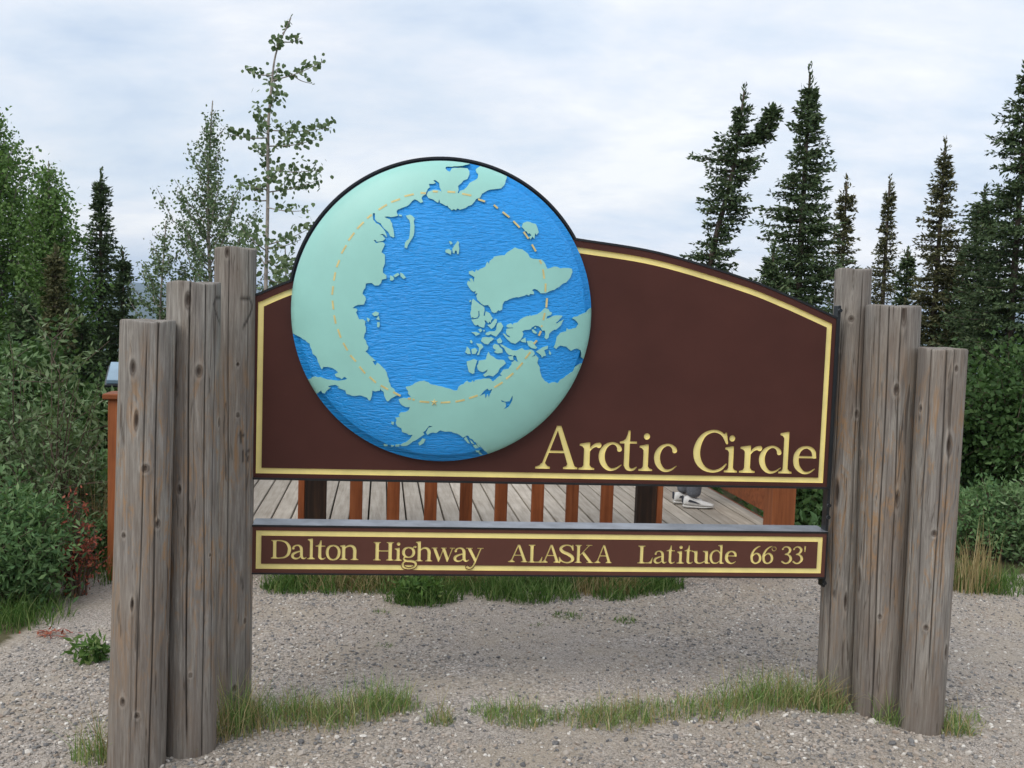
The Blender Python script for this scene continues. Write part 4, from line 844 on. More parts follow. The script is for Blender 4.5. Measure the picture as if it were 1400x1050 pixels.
# (label, base px x0,x1,y ; top px x0,x1,y ; cracks px, knots px)
POSTS = [
 ('tall inner log post left of the arched sign', (290, 343, 985), (294.5, 350, 341), 3.86, [(305, 0.2, 2.0, .5), (330, 0.1, 1.9, .35)], [(318, 567, .011), (327, 851, .010), (314, 940, .012), (318, 498, .008), (304, 345, .010)]),
 ('middle log post of the left group, with a long deep crack', (224.5, 294, 1037), (230, 300.5, 388), 3.72, [(247, 0.1, 1.75, 1.3), (268, 0.0, 1.9, .8), (280, .2, 1.9, .8)], [(247, 410, .013), (261, 507, .014), (287, 581, .010), (236, 668, .009), (276, 762, .008), (250, 922, .009)]),
 ('shortest outer log post at the far left, with orange flecks', (148.5, 225, 1062), (166, 238.5, 440), 3.55, [(196, 0.0, 1.9, .9), (180, .2, 1.5, .6), (215, .3, 1.6, .6)], [(170, 502, .012), (174, 574, .010), (185, 640, .014), (201, 718, .012), (158, 731, .012), (168, 825, .009), (216, 885, .010), (174, 977, .010), (156, 958, .012)]),
 ('tall inner log post right of the arched sign', (1116, 1167, 965), (1142.5, 1190.5, 370), 3.98, [(1150, 0.1, 1.6, .8), (1175, .4, 1.8, .6)], [(1152, 404, .008), (1172, 436, .014), (1154, 480, .010), (1153, 674, .013), (1179, 566, .012), (1164, 822, .009)]),
 ('thick middle log post of the right group, with orange grain', (1165, 1232, 986), (1186, 1257.5, 420), 3.90, [(1206, 0.3, 1.9, .8), (1216, 0.0, 1.9, 1.2), (1234, .5, 1.9, .9), (1195, 0.3, 1.5, .5)], [(1247, 430, .012), (1237, 533, .013), (1191, 625, .015), (1238, 682, .012), (1189, 798, .014), (1215, 843, .012)]),
 ('shortest outer log post at the far right, with a pale ringed knot', (1228, 1287, 1006), (1257, 1321, 478), 3.82, [(1291, .3, 1.6, 1.0), (1272, .2, 1.6, .7), (1301, .6, 1.6, .6), (1260, 0.0, .9, .8)], [(1318, 504, .011), (1273, 560, .010), (1308, 609, .015), (1289, 729, .016), (1278, 858, .013), (1302, 892, .012)]),
]
post_info = []
for k, (lab, bt, tp, Yc, cr, kn) in enumerate(POSTS):
    bx = (bt[0]+bt[1])/2; tx = (tp[0]+tp[1])/2
    g0 = G(bx, bt[2]); R0 = abs(at(bt[1], bt[2], g0[1])[0]-at(bt[0], bt[2], g0[1])[0])/2
    Y = g0[1]+R0*0.9
    p0 = at(bx, bt[2], Y); p0[2] = 0.0
    # base point under the axis, at ground level
    pt = at(tx, tp[2], Y); R1 = (at(tp[1], tp[2], Y)[0]-at(tp[0], tp[2], Y)[0])/2
    R0 = (at(bt[1], bt[2], Y)[0]-at(bt[0], bt[2], Y)[0])/2
    H = pt[2]; q = at(bx, bt[2], Y)
    slope = (pt[0]-q[0])/(pt[2]-q[2]); bx0 = q[0]-slope*q[2]
    base = np.array([bx0, Y, 0.0])
    cracks = []; knots = []
    def ang_of(px, py):
        d = ray(px, py); tY = (Y-R0*0.9); p = EYE+d*(tY/d[1]); zc = p[2]; cxl = bx0+slope*zc
        s = (p[0]-cxl)/(R0+(R1-R0)*zc/H); s = max(-0.97, min(0.97, s))
        view = math.atan2(-(Y), -bx0)       # direction to the camera
        return view+math.asin(s), zc
    for (px, z0, z1, w_) in cr: cracks.append((ang_of(px, (bt[2]+tp[2])/2)[0], z0, z1, w_))
    for (px, py, s_) in kn:
        a, zc = ang_of(px, py); knots.append((a, zc, s_))
    CV = {0: [[(322.9, 407), (334.3, 408.6), (338, 418.6), (332.9, 434.3), (325.7, 447)], [(333.5, 618), (330, 619), (329.5, 624), (333, 627), (332, 632), (329, 633)], [(325, 618), (325, 633)], [(322, 590), (322.5, 604)], [(319, 597), (326, 596)]],
          1: [[(295.7, 406.6), (285.7, 405.7), (281.4, 414.3), (284.3, 428.6), (290, 442.9)]]}
    carve = [[ang_of(*p) for p in line] for line in CV.get(k, [])]
    me = log_mesh('log_post', R0, R1, H, 50+k, cracks, knots, carve, lean=(slope, 0))
    o = obj('log_post', me, loc=base); tag(o, lab, 'post', 'upright log posts holding the sign')
    post_info.append((base, R0, H))

# ------------------------------------------------------------------ deck
DY = math.radians(7.5); DU = np.array([math.cos(DY), math.sin(DY), 0]); DN = np.array([-math.sin(DY), math.cos(DY), 0]); DH = 0.30
def dcoord(p): return np.array([p@DU, p@DN])
front = dcoord(G(660, 806, 0.0))[1]+0.22
uRd = dcoord(G(1050, 719, DH))[0]; _d = ray(147, 640); uLd = float((EYE+_d*((front-0.05)/(_d@DN)))@DU)+0.045
back = front+4.3
deck = bpy.data.objects.new('viewing_deck', None); COL.objects.link(deck); deck.rotation_euler.z = DY
deck.location = tuple(DU*uLd+DN*front); tag(deck, 'low grey plank deck with red-brown railing behind the sign', 'deck')
Wd = uRd-uLd+0.02; Ld = back-front
r = rng(5); pw = 0.120; npl = int(Wd/pw)
var = [bbox_mesh('plank', (0, pw-0.011, -0.03, Ld+0.01, -0.035, 0.0), M['plank'], 0.003) for _ in range(1)]
for k in range(npl+1):
    o = obj('plank', var[0], deck, loc=(k*pw, r.uniform(-.008, .008), DH+r.uniform(-.0015, .0015))); o.rotation_euler.z = r.uniform(-.0007, .0007)
def dpart(name, dims, m_, b_=0.004): return obj(name, bbox_mesh(name, dims, m_, b_), deck)
dpart('rim_board', (-0.01, Wd+.02, 0.005, 0.045, 0.10, DH-0.036), M['redrail'])
dpart('rim_board', (-0.01, Wd+.02, Ld-0.05, Ld-0.01, 0.02, DH-0.036), M['redrail'])
dpart('rim_board', (-0.05, -0.011, 0.05, Ld, 0.02, DH-0.002), M['redrail']); dpart('rim_board', (Wd+.021, Wd+.06, 0.05, Ld, 0.02, DH-0.002), M['redrail'])
for k in range(9): dpart('joist', (Wd*k/8-0.02*(k == 8), Wd*k/8+0.04-0.02*(k == 8), 0.05, Ld-.06, 0.06, DH-0.037), M['darkwood'])
def dx_at(px, py, off): # x along the deck of a pixel that lies in the vertical plane at deck distance `off` from the front
    d = ray(px, py); t_ = ((front+off)-EYE@DN)/(d@DN); p = EYE+d*t_; return p@DU-uLd
TOPR = 1.04
xa, xb = dx_at(432, 690, 0.0), dx_at(881, 690, 0.0)
for x, sgn in ((xa, -1), (xb, 1)):
    dpart('post', (x-.062, x+.062, -0.06, 0.004, -0.05, TOPR), M['darkwood'], .005)
    dpart('post_board', (x+sgn*.082-.019, x+sgn*.082+.019, -0.055, 0.03, 0.05, TOPR), M['redwood'], .003)
for px in (487, 537.5, 588, 636, 683.5, 733, 780, 827):
    x = dx_at(px, 690, 0.0); dpart('baluster', (x-.037, x+.037, -0.062, -0.028, 0.06, TOPR), M['redwood'], .003)
dpart('handrail', (xa-.12, xb+.12, -0.09, 0.06, TOPR+.002, TOPR+.042), M['redrail'], .005)
dpart('upper_rail', (xa+.064, xb-.064, -0.026, 0.012, TOPR-.14, TOPR-.002), M['redrail'], .004)
# corner posts and side railings
xc = dx_at(1068, 690, 0.0)
for x in (0.03, xc):
    dpart('post', (x-.075, x+.075, -0.05, 0.10, 0.17 if x > 1 else -.05, TOPR+.02), M['redpost'], .005)
    dpart('post_cap', (x-.10, x+.10, -0.075, 0.125, TOPR+.022, TOPR+.055), M['redrail'], .006)
    for yb in (Ld*.5, Ld-.10): dpart('post', (x-.05, x+.05, yb-.05, yb+.05, 0.0, TOPR), M['redwood'], .005)
    dpart('lower_rail', (x-.03, x+.012, 0.102, Ld*.5-.052, DH+.09, DH+.24), M['redrail'], .004); dpart('lower_rail', (x-.03, x+.012, Ld*.5+.052, Ld-.152, DH+.09, DH+.24), M['redrail'], .004)
    dpart('upper_rail', (x-.03, x+.012, 0.102, Ld*.5-.052, TOPR-.14, TOPR-.002), M['redrail'], .004); dpart('upper_rail', (x-.03, x+.012, Ld*.5+.052, Ld-.152, TOPR-.14, TOPR-.002), M['redrail'], .004)
    dpart('handrail', (x-.07, x+.07, 0.13, Ld-.17, TOPR+.004, TOPR+.042), M['redrail'], .005)
    nb = int((Ld-.3)/.24)
    for q in range(nb):
        y = .30+q*.24
        if abs(y-Ld*.5) < .1: continue
        dpart('baluster', (x+.013, x+.045, y-.037, y+.037, DH+.092, TOPR-.01), M['redwood'], .003)
dpart('upper_rail', (.082, xc-.052, Ld-.12, Ld-.08, TOPR-.14, TOPR-.002), M['redrail'], .004); dpart('lower_rail', (.082, xc-.052, Ld-.12, Ld-.08, DH+.09, DH+.24), M['redrail'], .004)
dpart('handrail', (-.04, xc+.07, Ld-.165, Ld-.02, TOPR+.044, TOPR+.082), M['redrail'], .005)
for q in range(int((xc-.3)/.24)):
    x = .22+q*.24; dpart('baluster', (x-.037, x+.037, Ld-.078, Ld-.045, DH+.092, TOPR-.01), M['redwood'], .003)

# ------------------------------------------------------------------ person on the deck (only shoes and trouser cuffs show under the sign)
def skin_obj(name, verts, edges, radii, m_, parent, sub=2, root_i=0):
    me = bpy.data.meshes.new(name); me.from_pydata([tuple(v) for v in verts], edges, []); me.materials.append(m_)
    o = obj(name, me, parent)
    sk = o.modifiers.new('skin', 'SKIN'); sk.use_smooth_shade = True
    lay = me.skin_vertices[0].data
    for i_, rr in enumerate(radii): lay[i_].radius = rr if isinstance(rr, tuple) else (rr, rr)
    for i_ in range(len(verts)): lay[i_].use_root = (i_ == root_i)
    ss = o.modifiers.new('sub', 'SUBSURF'); ss.levels = sub; ss.render_levels = sub
    return o
pf = G(944, 692, DH)
person = empty('person', (pf[0], pf[1], DH), 'person standing on the deck behind the sign, white trainers and grey trousers, facing right', 'person', rz=math.radians(6))
person.scale = (.86, .86, .90)
skinm = paint('skin', (0.45, 0.27, 0.20), 0.5, 0.08, 10, 0.05); trm = paint('grey_blue_denim', (0.12, 0.13, 0.15), 0.9, 0.2, 60, 0.4)
jkm = paint('dark_jacket_cloth', (0.05, 0.07, 0.10), 0.85, 0.15, 40, 0.3); hairm = paint('brown_hair', (0.05, 0.03, 0.02), 0.7, 0.3, 60, 0.4)
shw = paint('white_trainer_leather', (0.66, 0.66, 0.64), 0.5, 0.08, 30, 0.2); shs = paint('pale_trainer_sole', (0.58, 0.57, 0.54), 0.7, 0.1, 30, 0.2); shd = paint('dark_trainer_trim', (0.03, 0.035, 0.05), 0.6, 0.2, 30, 0.1)
# faces local +x; two legs at y = -.09 (nearer the camera) and .09
B = [(-0.01, 0, .90), (-0.005, 0, 1.02), (0.0, 0, 1.18), (0.0, 0, 1.34), (0.0, 0, 1.40), (0.015, 0, 1.46), (0.03, 0, 1.53), (0.035, 0, 1.58),
     (0, -.07, .86), (.01, -.085, .50), (-.01, -.09, .10), (-.02, .07, .86), (-.02, .085, .50), (-.035, .09, .10),
     (0, -.155, 1.33), (-.02, -.21, 1.08), (.10, -.19, .90), (.155, -.17, .86), (0, .155, 1.33), (-.02, .21, 1.08), (.10, .19, .90), (.155, .17, .86)]
E_ = [(0, 1), (1, 2), (2, 3), (3, 4), (4, 5), (5, 6), (6, 7), (0, 8), (8, 9), (9, 10), (0, 11), (11, 12), (12, 13), (3, 14), (14, 15), (15, 16), (16, 17), (3, 18), (18, 19), (19, 20), (20, 21)]
Rd = [(.11, .13), (.10, .12), (.11, .13), (.09, .10), .05, .052, (.085, .072), (.07, .06), .085, .055, .038, .085, .055, .038, .045, .038, .028, .024, .045, .038, .028, .024]
skin_obj('body', B, E_, Rd, skinm, person)
for hy in (-.17, .17):          # fingers and thumbs
    for q, (dy, L) in enumerate(((-.022, .060), (-.008, .070), (.007, .066), (.021, .052))):
        skin_obj('finger', [(.155, hy+dy*.6, .858), (.185, hy+dy, .848), (.185+L*.5, hy+dy, .832), (.185+L*.7, hy+dy, .812)], [(0, 1), (1, 2), (2, 3)], [.010, .009, .0085, .007], skinm, person, 1)
    skin_obj('thumb', [(.150, hy, .865), (.170, hy-.028*np.sign(hy), .862), (.195, hy-.036*np.sign(hy), .850)], [(0, 1), (1, 2)], [.011, .010, .008], skinm, person, 1)
skin_obj('trousers', [(-.01, 0, .93), (-.005, 0, 1.0), (0, -.075, .84), (.012, -.09, .50), (-.005, -.09, .14), (-.005, -.09, .085), (-.02, .075, .84), (-.02, .09, .50), (-.035, .09, .14), (-.035, .09, .085)],
         [(0, 1), (0, 2), (2, 3), (3, 4), (4, 5), (0, 6), (6, 7), (7, 8), (8, 9)], [(.125, .15), (.12, .14), .105, .080, .064, .060, .105, .080, .064, .060], trm, person)
skin_obj('jacket', [(-.005, 0, .96), (0, 0, 1.18), (0, 0, 1.33), (0, 0, 1.40), (0, -.16, 1.33), (-.02, -.215, 1.08), (.08, -.195, .92), (0, .16, 1.33), (-.02, .215, 1.08), (.08, .195, .92)],
         [(0, 1), (1, 2), (2, 3), (2, 4), (4, 5), (5, 6), (2, 7), (7, 8), (8, 9)], [(.13, .155), (.13, .155), (.11, .12), .065, .065, .055, .045, .065, .055, .045], jkm, person)
skin_obj('hair', [(.0, 0, 1.60), (-.03, 0, 1.56), (-.035, 0, 1.50)], [(0, 1), (1, 2)], [(.078, .08), (.07, .075), (.045, .055)], hairm, person)
for ey in (-.032, .032):
    skin_obj('eye', [(.108, ey, 1.545), (.112, ey, 1.545)], [(0, 1)], [.010, .009], shd, person, 1)
    skin_obj('ear', [(.02, ey*2.6, 1.55), (.015, ey*2.65, 1.52)], [(0, 1)], [.014, .010], skinm, person, 1)
skin_obj('nose', [(.105, 0, 1.54), (.125, 0, 1.515)], [(0, 1)], [.010, .013], skinm, person, 1)
skin_obj('mouth', [(.105, -.02, 1.488), (.112, 0, 1.488), (.105, .02, 1.488)], [(0, 1), (1, 2)], [.005, .007, .005], paint('lips', (.35, .12, .10), .5), person, 1)
def shoe_mesh():
    # cross-sections from heel to toe: x, half width, sole height, upper height
    sec = [(-.100, .026, .028, .085), (-.085, .036, .028, .100), (-.045, .038, .026, .105), (0.0, .037, .023, .098), (.045, .040, .021, .080), (.09, .047, .021, .062), (.135, .048, .024, .052), (.165, .038, .028, .044), (.180, .020, .032, .038)]
    def ring(x, hw, z0, z1, top=0.55):
        return [(x, -hw, z0), (x, -hw*1.02, z0+(z1-z0)*.4), (x, -hw*.86, z0+(z1-z0)*.75), (x, -hw*top*.7, z1), (x, hw*top*.7, z1), (x, hw*.86, z0+(z1-z0)*.75), (x, hw*1.02, z0+(z1-z0)*.4), (x, hw, z0)]
    up = np.array([ring(x, hw*.96, s_, t_) for x, hw, s_, t_ in sec]); so_ = np.array([[(x*1.02, -hw*1.05, 0.003 if 0.1 > x > -.09 else .012), (x*1.02, -hw*1.08, s_+.004), (x*1.02, hw*1.08, s_+.004), (x*1.02, hw*1.05, 0.003 if 0.1 > x > -.09 else .012)] for x, hw, s_, t_ in sec])
    def loft(A):
        n, k_ = A.shape[:2]; V = A.reshape(-1, 3); Q = []
        for i_ in range(n-1):
            for j_ in range(k_): Q.append([i_*k_+j_, i_*k_+(j_+1) % k_, (i_+1)*k_+(j_+1) % k_, (i_+1)*k_+j_])
        return V, np.array(Q)[:, ::-1], [list(range(k_)), list(range((n-1)*k_, n*k_))[::-1]]
    out = []
    for A, m_, nm in ((up, shw, 'shoe'), (so_, shs, 'sole')):
        V, Q, caps = loft(A); me = new_mesh(nm, V, [Q, np.array(caps)], m_, True); out.append(me)
    return out
sh, sl = shoe_mesh()
for (x, y, rz) in ((0.0, -.09, -.12), (-.035, .09, .10)):
    o = obj('shoe', sh, person, loc=(x, y, 0)); o.rotation_euler.z = rz; o.scale = (.90, .95, .95); s_ = o.modifiers.new('sub', 'SUBSURF'); s_.levels = 1; s_.render_levels = 2
    q = obj('sole', sl, o); s_ = q.modifiers.new('sub', 'SUBSURF'); s_.levels = 1; s_.render_levels = 1
    for sy in (-1, 1):           # dark swoosh-less trim panels on each side, heel tab and laces
        V = np.array([(-.06, sy*.0385, .062), (.0, sy*.0385, .052), (.055, sy*.0425, .044), (.0, sy*.0390, .066), (-.045, sy*.0375, .078)])
        V2_ = V.copy(); V2_[:, 1] += sy*.003
        qd = obj('trim', new_mesh('trim', np.vstack([V, V2_]), [np.array([[0, 1, 2, 3, 4], [9, 8, 7, 6, 5]])], shd), o)
    V, Q, T = bevel_box(-.108, -.096, -.014, .014, .045, .105, .003); obj('heel_tab', new_mesh('heel_tab', V, [Q, T], shd), o)
    for q_ in range(4):
        x_ = .02+q_*.018; zt_ = .098-.013*q_
        L, Fq = tubes([(np.array([(x_, -.026, zt_-.012), (x_+.004, -.008, zt_+.001), (x_+.008, .008, zt_+.001), (x_+.002, .026, zt_-.012)]), .0028)], 5)
        obj('lace', new_mesh('lace', L, Fq, shs, True), o)

# ------------------------------------------------------------------ information panel seen behind the left post
ip = at(176, 511, 6.9); gi = ground_h(ip[0], ip[1])
info = empty('information_panel', (ip[0]+.14, ip[1], gi), 'small tilted pale blue information panel behind the left log post', 'information panel', rz=math.radians(18))
hp = ip[2]
V, Q, T = bevel_box(-.26, .26, -.20, .20, -.015, .015, .004)
pb = obj('panel', new_mesh('panel', V, [Q, T], paint('pale_blue_panel', (0.20, 0.30, 0.38), 0.25, 0.15, 4, 0.0)), info, loc=(0, 0, hp-gi+.01)); pb.rotation_euler = (math.radians(14), 0, 0)
V, Q, T = bevel_box(-.275, .275, -.215, .215, -.035, -.0155, .004)
fb = obj('frame', new_mesh('frame', V, [Q, T], M['steel']), info, loc=(0, 0, hp-gi+.01)); fb.rotation_euler = (math.radians(14), 0, 0)
for x in (-.16, .16): obj('leg', bbox_mesh('leg', (x-.04, x+.04, -.04, .04, -.1, hp-gi-.03), M['redwood']), info)

# ------------------------------------------------------------------ vegetation
def quads_leaf(P, D, U, L, Wd_):
    """diamond leaves: base P, direction D, side U, lengths L, widths Wd_"""
    L = np.broadcast_to(L, (len(P),))[:, None]; Wd_ = np.broadcast_to(Wd_, (len(P),))[:, None]
    N_ = np.cross(D, U)
    A = P; B_ = P+D*L*.45+U*Wd_*.5+N_*Wd_*.10; C_ = P+D*L; E2 = P+D*L*.45-U*Wd_*.5+N_*Wd_*.10
    V = np.stack([A, B_, C_, E2], 1).reshape(-1, 3); F = np.arange(len(P)*4).reshape(-1, 4); return V, F
def unit(r, n, up=0.0):
    v = r.normal(size=(n, 3)); v[:, 2] += up; return v/(np.linalg.norm(v, axis=1)[:, None]+1e-9)
def perp(r, D):
    u = np.cross(D, unit(r, len(D))); return u/(np.linalg.norm(u, axis=1)[:, None]+1e-9)
def spruce(h, rad, seed, dens=1.0, club=0.0, gaps=0.0, droop=0.35, bare=0.06, axis=None, prof=None, needle_len=0.060):
    """returns trunk (V,F) and crown (V,F,rnd); local coordinates, base at the origin"""
    r = rng(seed); ax = axis or (lambda t_: np.stack([0*t_, 0*t_, t_*h], -1))
    tz = np.linspace(0, 1, 26); tr = [(ax(tz), 0.012+0.075*(h/6)*(1-tz)**0.9)]
    z = bare*h; P = []; D = []; S_ = []; br = []
    while z < h*0.955:
        t_ = z/h
        pr = (prof(t_) if prof else (1-t_)**0.75*(0.55+0.45*min(1, (t_-bare)/0.12+.3)))
        if club and 0.80 < t_ < 0.95: pr = max(pr, club)
        nb = max(3, int(r.integers(5, 9)*dens))
        for b_ in range(nb):
            if r.random() < gaps: continue
            a = r.uniform(0, 2*PI); cc = r.normal(0, .13); L = max(0.06, rad*pr*r.uniform(0.42, 1.22)*(1+.16*math.sin(z*5.3+seed+a))); k = max(3, int(L/0.055))
            s = np.linspace(0, 1, k+1); dr = droop*(1-t_*0.9)
            c = ax(np.array([t_]))[0]
            path = c+np.stack([np.cos(a)*s*L, np.sin(a)*s*L, L*(0.18*(t_-.35)*s-dr*s+dr*0.95*s**2.2)], -1)
            br.append((path, np.linspace(.006+.006*L, .002, k+1)))
            side = np.array([-math.sin(a), math.cos(a), 0]); out = np.array([math.cos(a), math.sin(a), 0])
            for q in range(1, k+1):
                f = s[q]; tw = L*0.42*(1-f)**.7*r.uniform(.6, 1.2)+0.035
                for sg in (-1, 1):
                    m_ = max(1, int(tw/0.045)); e = np.arange(m_)/m_*tw
                    dd = out*.65+side*sg*.75+np.array([0, 0, r.uniform(-.35, .15)]); dd /= np.linalg.norm(dd)
                    for ee in e: P.append(path[q]+dd*ee); D.append(dd); S_.append(1)
                P.append(path[q]); D.append(out*.9+np.array([0, 0, .25])); S_.append(1)
        z += 0.058*r.uniform(.75, 1.25)*(1+0.3*(1-t_))*(h/6)**.3
    for q in range(16):            # leader shoot with a few short side twigs
        tt_ = ax(np.array([.955+q*.004]))[0]; P.append(tt_); D.append(np.array([r.normal()*.2, r.normal()*.2, 1.])); S_.append(1)
    for q in range(5):
        a = r.uniform(0, 2*PI); c = ax(np.array([.93+q*.012]))[0]; d_ = np.array([math.cos(a)*.7, math.sin(a)*.7, .7])
        for e_ in range(3): P.append(c+d_*e_*.035); D.append(d_)
    P = np.array(P); D = np.array(D); n = len(P)
    P2 = np.repeat(P, 2, 0)+r.normal(size=(2*n, 3))*0.010; D2 = np.repeat(D, 2, 0)+r.normal(size=(2*n, 3))*.42; D2 /= np.linalg.norm(D2, axis=1)[:, None]
    V, F = quads_leaf(P2, D2, perp(r, D2), needle_len*r.uniform(.6, 1.3, 2*n), 0.024*r.uniform(.7, 1.3, 2*n))
    tv, tf = tubes(tr+br, 4)
    return (tv, tf), (V, F, np.clip(np.repeat(r.normal(.45, .22, n), 2)+r.normal(0, .08, 2*n), 0, 1))
def place_spruce(px, ytop, Y, label, rad_px, seed, m_='needle', name='spruce_tree', group='spruce trees around the deck', **kw):
    top = at(px, ytop, Y); g_ = float(ground_h(top[0], top[1])); h = top[2]-g_; rad = rad_px*Y/FOC
    (tv, tf), (V, F, rn) = spruce(h, rad, seed, **kw)
    e = empty(name, (top[0], top[1], g_-0.05), label, 'tree', group)
    obj('trunk', new_mesh('trunk', tv, tf, M['bark_dark'], True), e); obj('crown', new_mesh('crown', V, F, M[m_], fattr=rn), e)
def broadleaf(paths, leaf_L, leaf_W, n_leaf, seed, spread=0.12, hang=-0.4, envelope=None):
    """paths: list of (points, r0, r1, leaves weight)"""
    r = rng(seed); lines = []; P = []
    tot = sum(p[3] for p in paths)
    for pts, r0, r1, wt in paths:
        C = np.asarray(pts, float); lines.append((C, np.linspace(r0, r1, len(C))))
        k = int(n_leaf*wt/tot)
        if k:
            seg = r.uniform(0.12, 1, k)*(len(C)-1); i_ = np.minimum(seg.astype(int), len(C)-2); f = (seg-i_)[:, None]
            base_ = C[i_]*(1-f)+C[i_+1]*f
            P.append(base_+r.normal(size=(k, 3))*spread*np.array([1, 1, .8]))
    P = np.vstack(P); D = unit(r, len(P), hang)
    sz = r.uniform(.65, 1.25, len(P))
    V, F = quads_leaf(P, D, perp(r, D), leaf_L*sz, leaf_W*sz)
    tv, tf = tubes(lines, 5)
    rn = np.clip(r.normal(.42, .2, len(P)), 0, 1)
    return (tv, tf), (V, F, rn)
def grow_tree(h, env, seed, nb=60, sub=5, up=0.8, trunk_r=0.06, axis=None, start=0.1):
    """paths for broadleaf(): trunk, rising branches that reach to env(t) radius, side shoots"""
    r = rng(seed); ax = axis or (lambda t_: np.array([0.04*h*math.sin(t_*5+seed)*0.3, 0.03*h*math.cos(t_*4+seed)*.3, t_*h]))
    T_ = np.linspace(0, 1, 14); paths = [(np.array([ax(q) for q in T_]), trunk_r, 0.006, 0.3)]
    for b_ in range(nb):
        t_ = start+(0.97-start)*((b_+r.random())/nb); a = b_*2.4+r.uniform(-.5, .5); e = env(min(1, t_+0.06))
        L = e*r.uniform(.55, 1.1); p0 = ax(t_); s = np.linspace(0, 1, 6)[:, None]
        d = np.array([math.cos(a), math.sin(a), 0])
        pts = p0+d*L*s**0.85+np.array([0, 0, 1.])*L*up*s**1.3+r.normal(size=(6, 3))*L*.03
        paths.append((pts, max(.004, trunk_r*.32*(1-t_)+.004), .0025, L))
        for q in range(sub):
            f = r.uniform(.25, .95); i_ = int(f*5); q0 = pts[i_]; dd = d*.5+unit(r, 1, .5)[0]*.8; Ls = L*.35*r.uniform(.5, 1.2)*(1.2-f)
            paths.append((q0+dd*Ls*np.linspace(0, 1, 4)[:, None], .003, .0015, Ls*1.3))
    return paths
def place_tree(name, px, ytop, Y, label, cat, env_px, seed, n_leaf, leaf, mleaf, mbark, group=None, up=.8, nb=60, sub=5, spread=.07, trunk_r=.06, start=.1, hang=-.3, g_off=0.0):
    top = at(px, ytop, Y); g_ = float(ground_h(top[0], top[1])); h = top[2]-g_; s_ = Y/FOC
    paths = grow_tree(h*.97, lambda t_: float(np.interp(t_, [e[0] for e in env_px], [e[1] for e in env_px]))*s_, seed, nb, sub, up, trunk_r, start=start)
    (tv, tf), (V, F, rn) = broadleaf(paths, leaf[0], leaf[1], n_leaf, seed+1, spread, hang)
    e = empty(name, (top[0], top[1], g_-0.03), label, cat, group)
    obj('trunk', new_mesh('trunk', tv, tf, M[mbark], True), e); obj('crown', new_mesh('crown', V, F, M[mleaf], fattr=rn), e)
    return e

# spruces on the right, left to right in the picture
def crooked(h):
    def f(t_):
        t_ = np.asarray(t_, float); return np.stack([0.16*np.sin(t_*5.0-.8)-0.02+.10*t_, 0.08*np.sin(t_*4), t_*h], -1)
    return f
def two_topped():
    Y = 11.5; top = at(1018, 118, Y); g_ = float(ground_h(top[0], top[1])); h = top[2]-g_; s_ = Y/FOC
    # axis follows the leaning trunk: x px at heights
    zz1 = np.array([0, .45, .62, .78, .90, 1.0]); xx = (np.array([975, 978, 990, 1008, 1014, 1018])-1018)*s_
    ax = lambda t_: np.stack([np.interp(t_, zz1, xx), 0*np.asarray(t_), np.asarray(t_)*h], -1)
    prof = lambda t_: float(np.interp(t_, [0, .45, .55, .62, .66, .70, .75, .80, .84, .88, .91, .95, 1.0], [.7, .9, .75, .35, .6, .75, .5, 1.0, .6, .55, .30, .22, .1]))
    e = empty('spruce_tree', (top[0], top[1], g_-.05), 'ragged two-topped spruce with leaning trunk, first tree right of the globe', 'tree', 'spruce trees around the deck')
    (tv, tf), (V, F, rn) = spruce(h, 50*s_, 301, 1.3, gaps=.18, droop=.30, axis=ax, prof=prof)
    obj('trunk', new_mesh('trunk', tv, tf, M['bark_dark'], True), e); obj('crown', new_mesh('crown', V, F, M['needle'], fattr=rn), e)
    # second leader to the right
    b0 = np.array([(1018-1018)*s_, 0, h*.855]); tip = np.array([(1057-1018)*s_, -.05, h-(142-118)*s_]); L = np.linalg.norm(tip-b0)
    ax2 = lambda t_: b0+(tip-b0)*np.asarray(t_)[..., None]*np.array([1, 1, 1])+np.stack([0.06*np.sin(np.asarray(t_)*PI), 0*np.asarray(t_), -.05*np.sin(np.asarray(t_)*PI)], -1)
    (tv, tf), (V, F, rn) = spruce(L*1.0, 20*s_, 302, 1.0, gaps=.12, droop=.05, bare=.12, axis=ax2, prof=lambda t_: 1-.55*t_)
    obj('branch', new_mesh('branch', tv, tf, M['bark_dark'], True), e, label='second leader rising to the right')
    obj('needles', new_mesh('needles', V, F, M['needle'], fattr=rn), [c for c in e.children if c.name.startswith('branch')][0])
two_topped()
P_ = lambda pts: (lambda t_: float(np.interp(t_, [p[0] for p in pts], [p[1] for p in pts])))
place_spruce(1108, 92, 11.0, 'tallest dense dark spruce just left of the right log posts', 64, 310, prof=P_([(0, 1), (.45, 1), (.62, .78), (.72, .50), (.80, .36), (.88, .28), (.94, .16), (1, .05)]), dens=1.35, droop=.25)
place_spruce(1058, 330, 10.4, 'small bushy spruce at the left foot of the tallest dark spruce', 40, 311, 'needle', prof=P_([(0, 1), (.4, 1), (.8, .6), (1, .1)]), dens=1.2)
place_spruce(1158, 243, 13.5, 'slim brownish spruce with a knobbed top behind the right log posts', 33, 312, 'needle_brown', prof=P_([(0, 1), (.4, .95), (.62, .65), (.78, .5), (.84, .12), (.87, .36), (.93, .34), (1, .08)]), dens=1.15, gaps=.1)
place_spruce(1217, 243, 15, 'thin pointed spruce in the sky gap above the right log posts', 34, 313, 'needle_brown', prof=P_([(0, 1), (.4, .9), (.6, .7), (.8, .25), (.9, .12), (1, .04)]), dens=1.0, gaps=.15)
place_spruce(1242, 338, 13.5, 'short young spruce beside the thin pointed spruce', 27, 314, 'needle', prof=P_([(0, 1), (.5, .9), (.8, .5), (1, .1)]), dens=1.0)
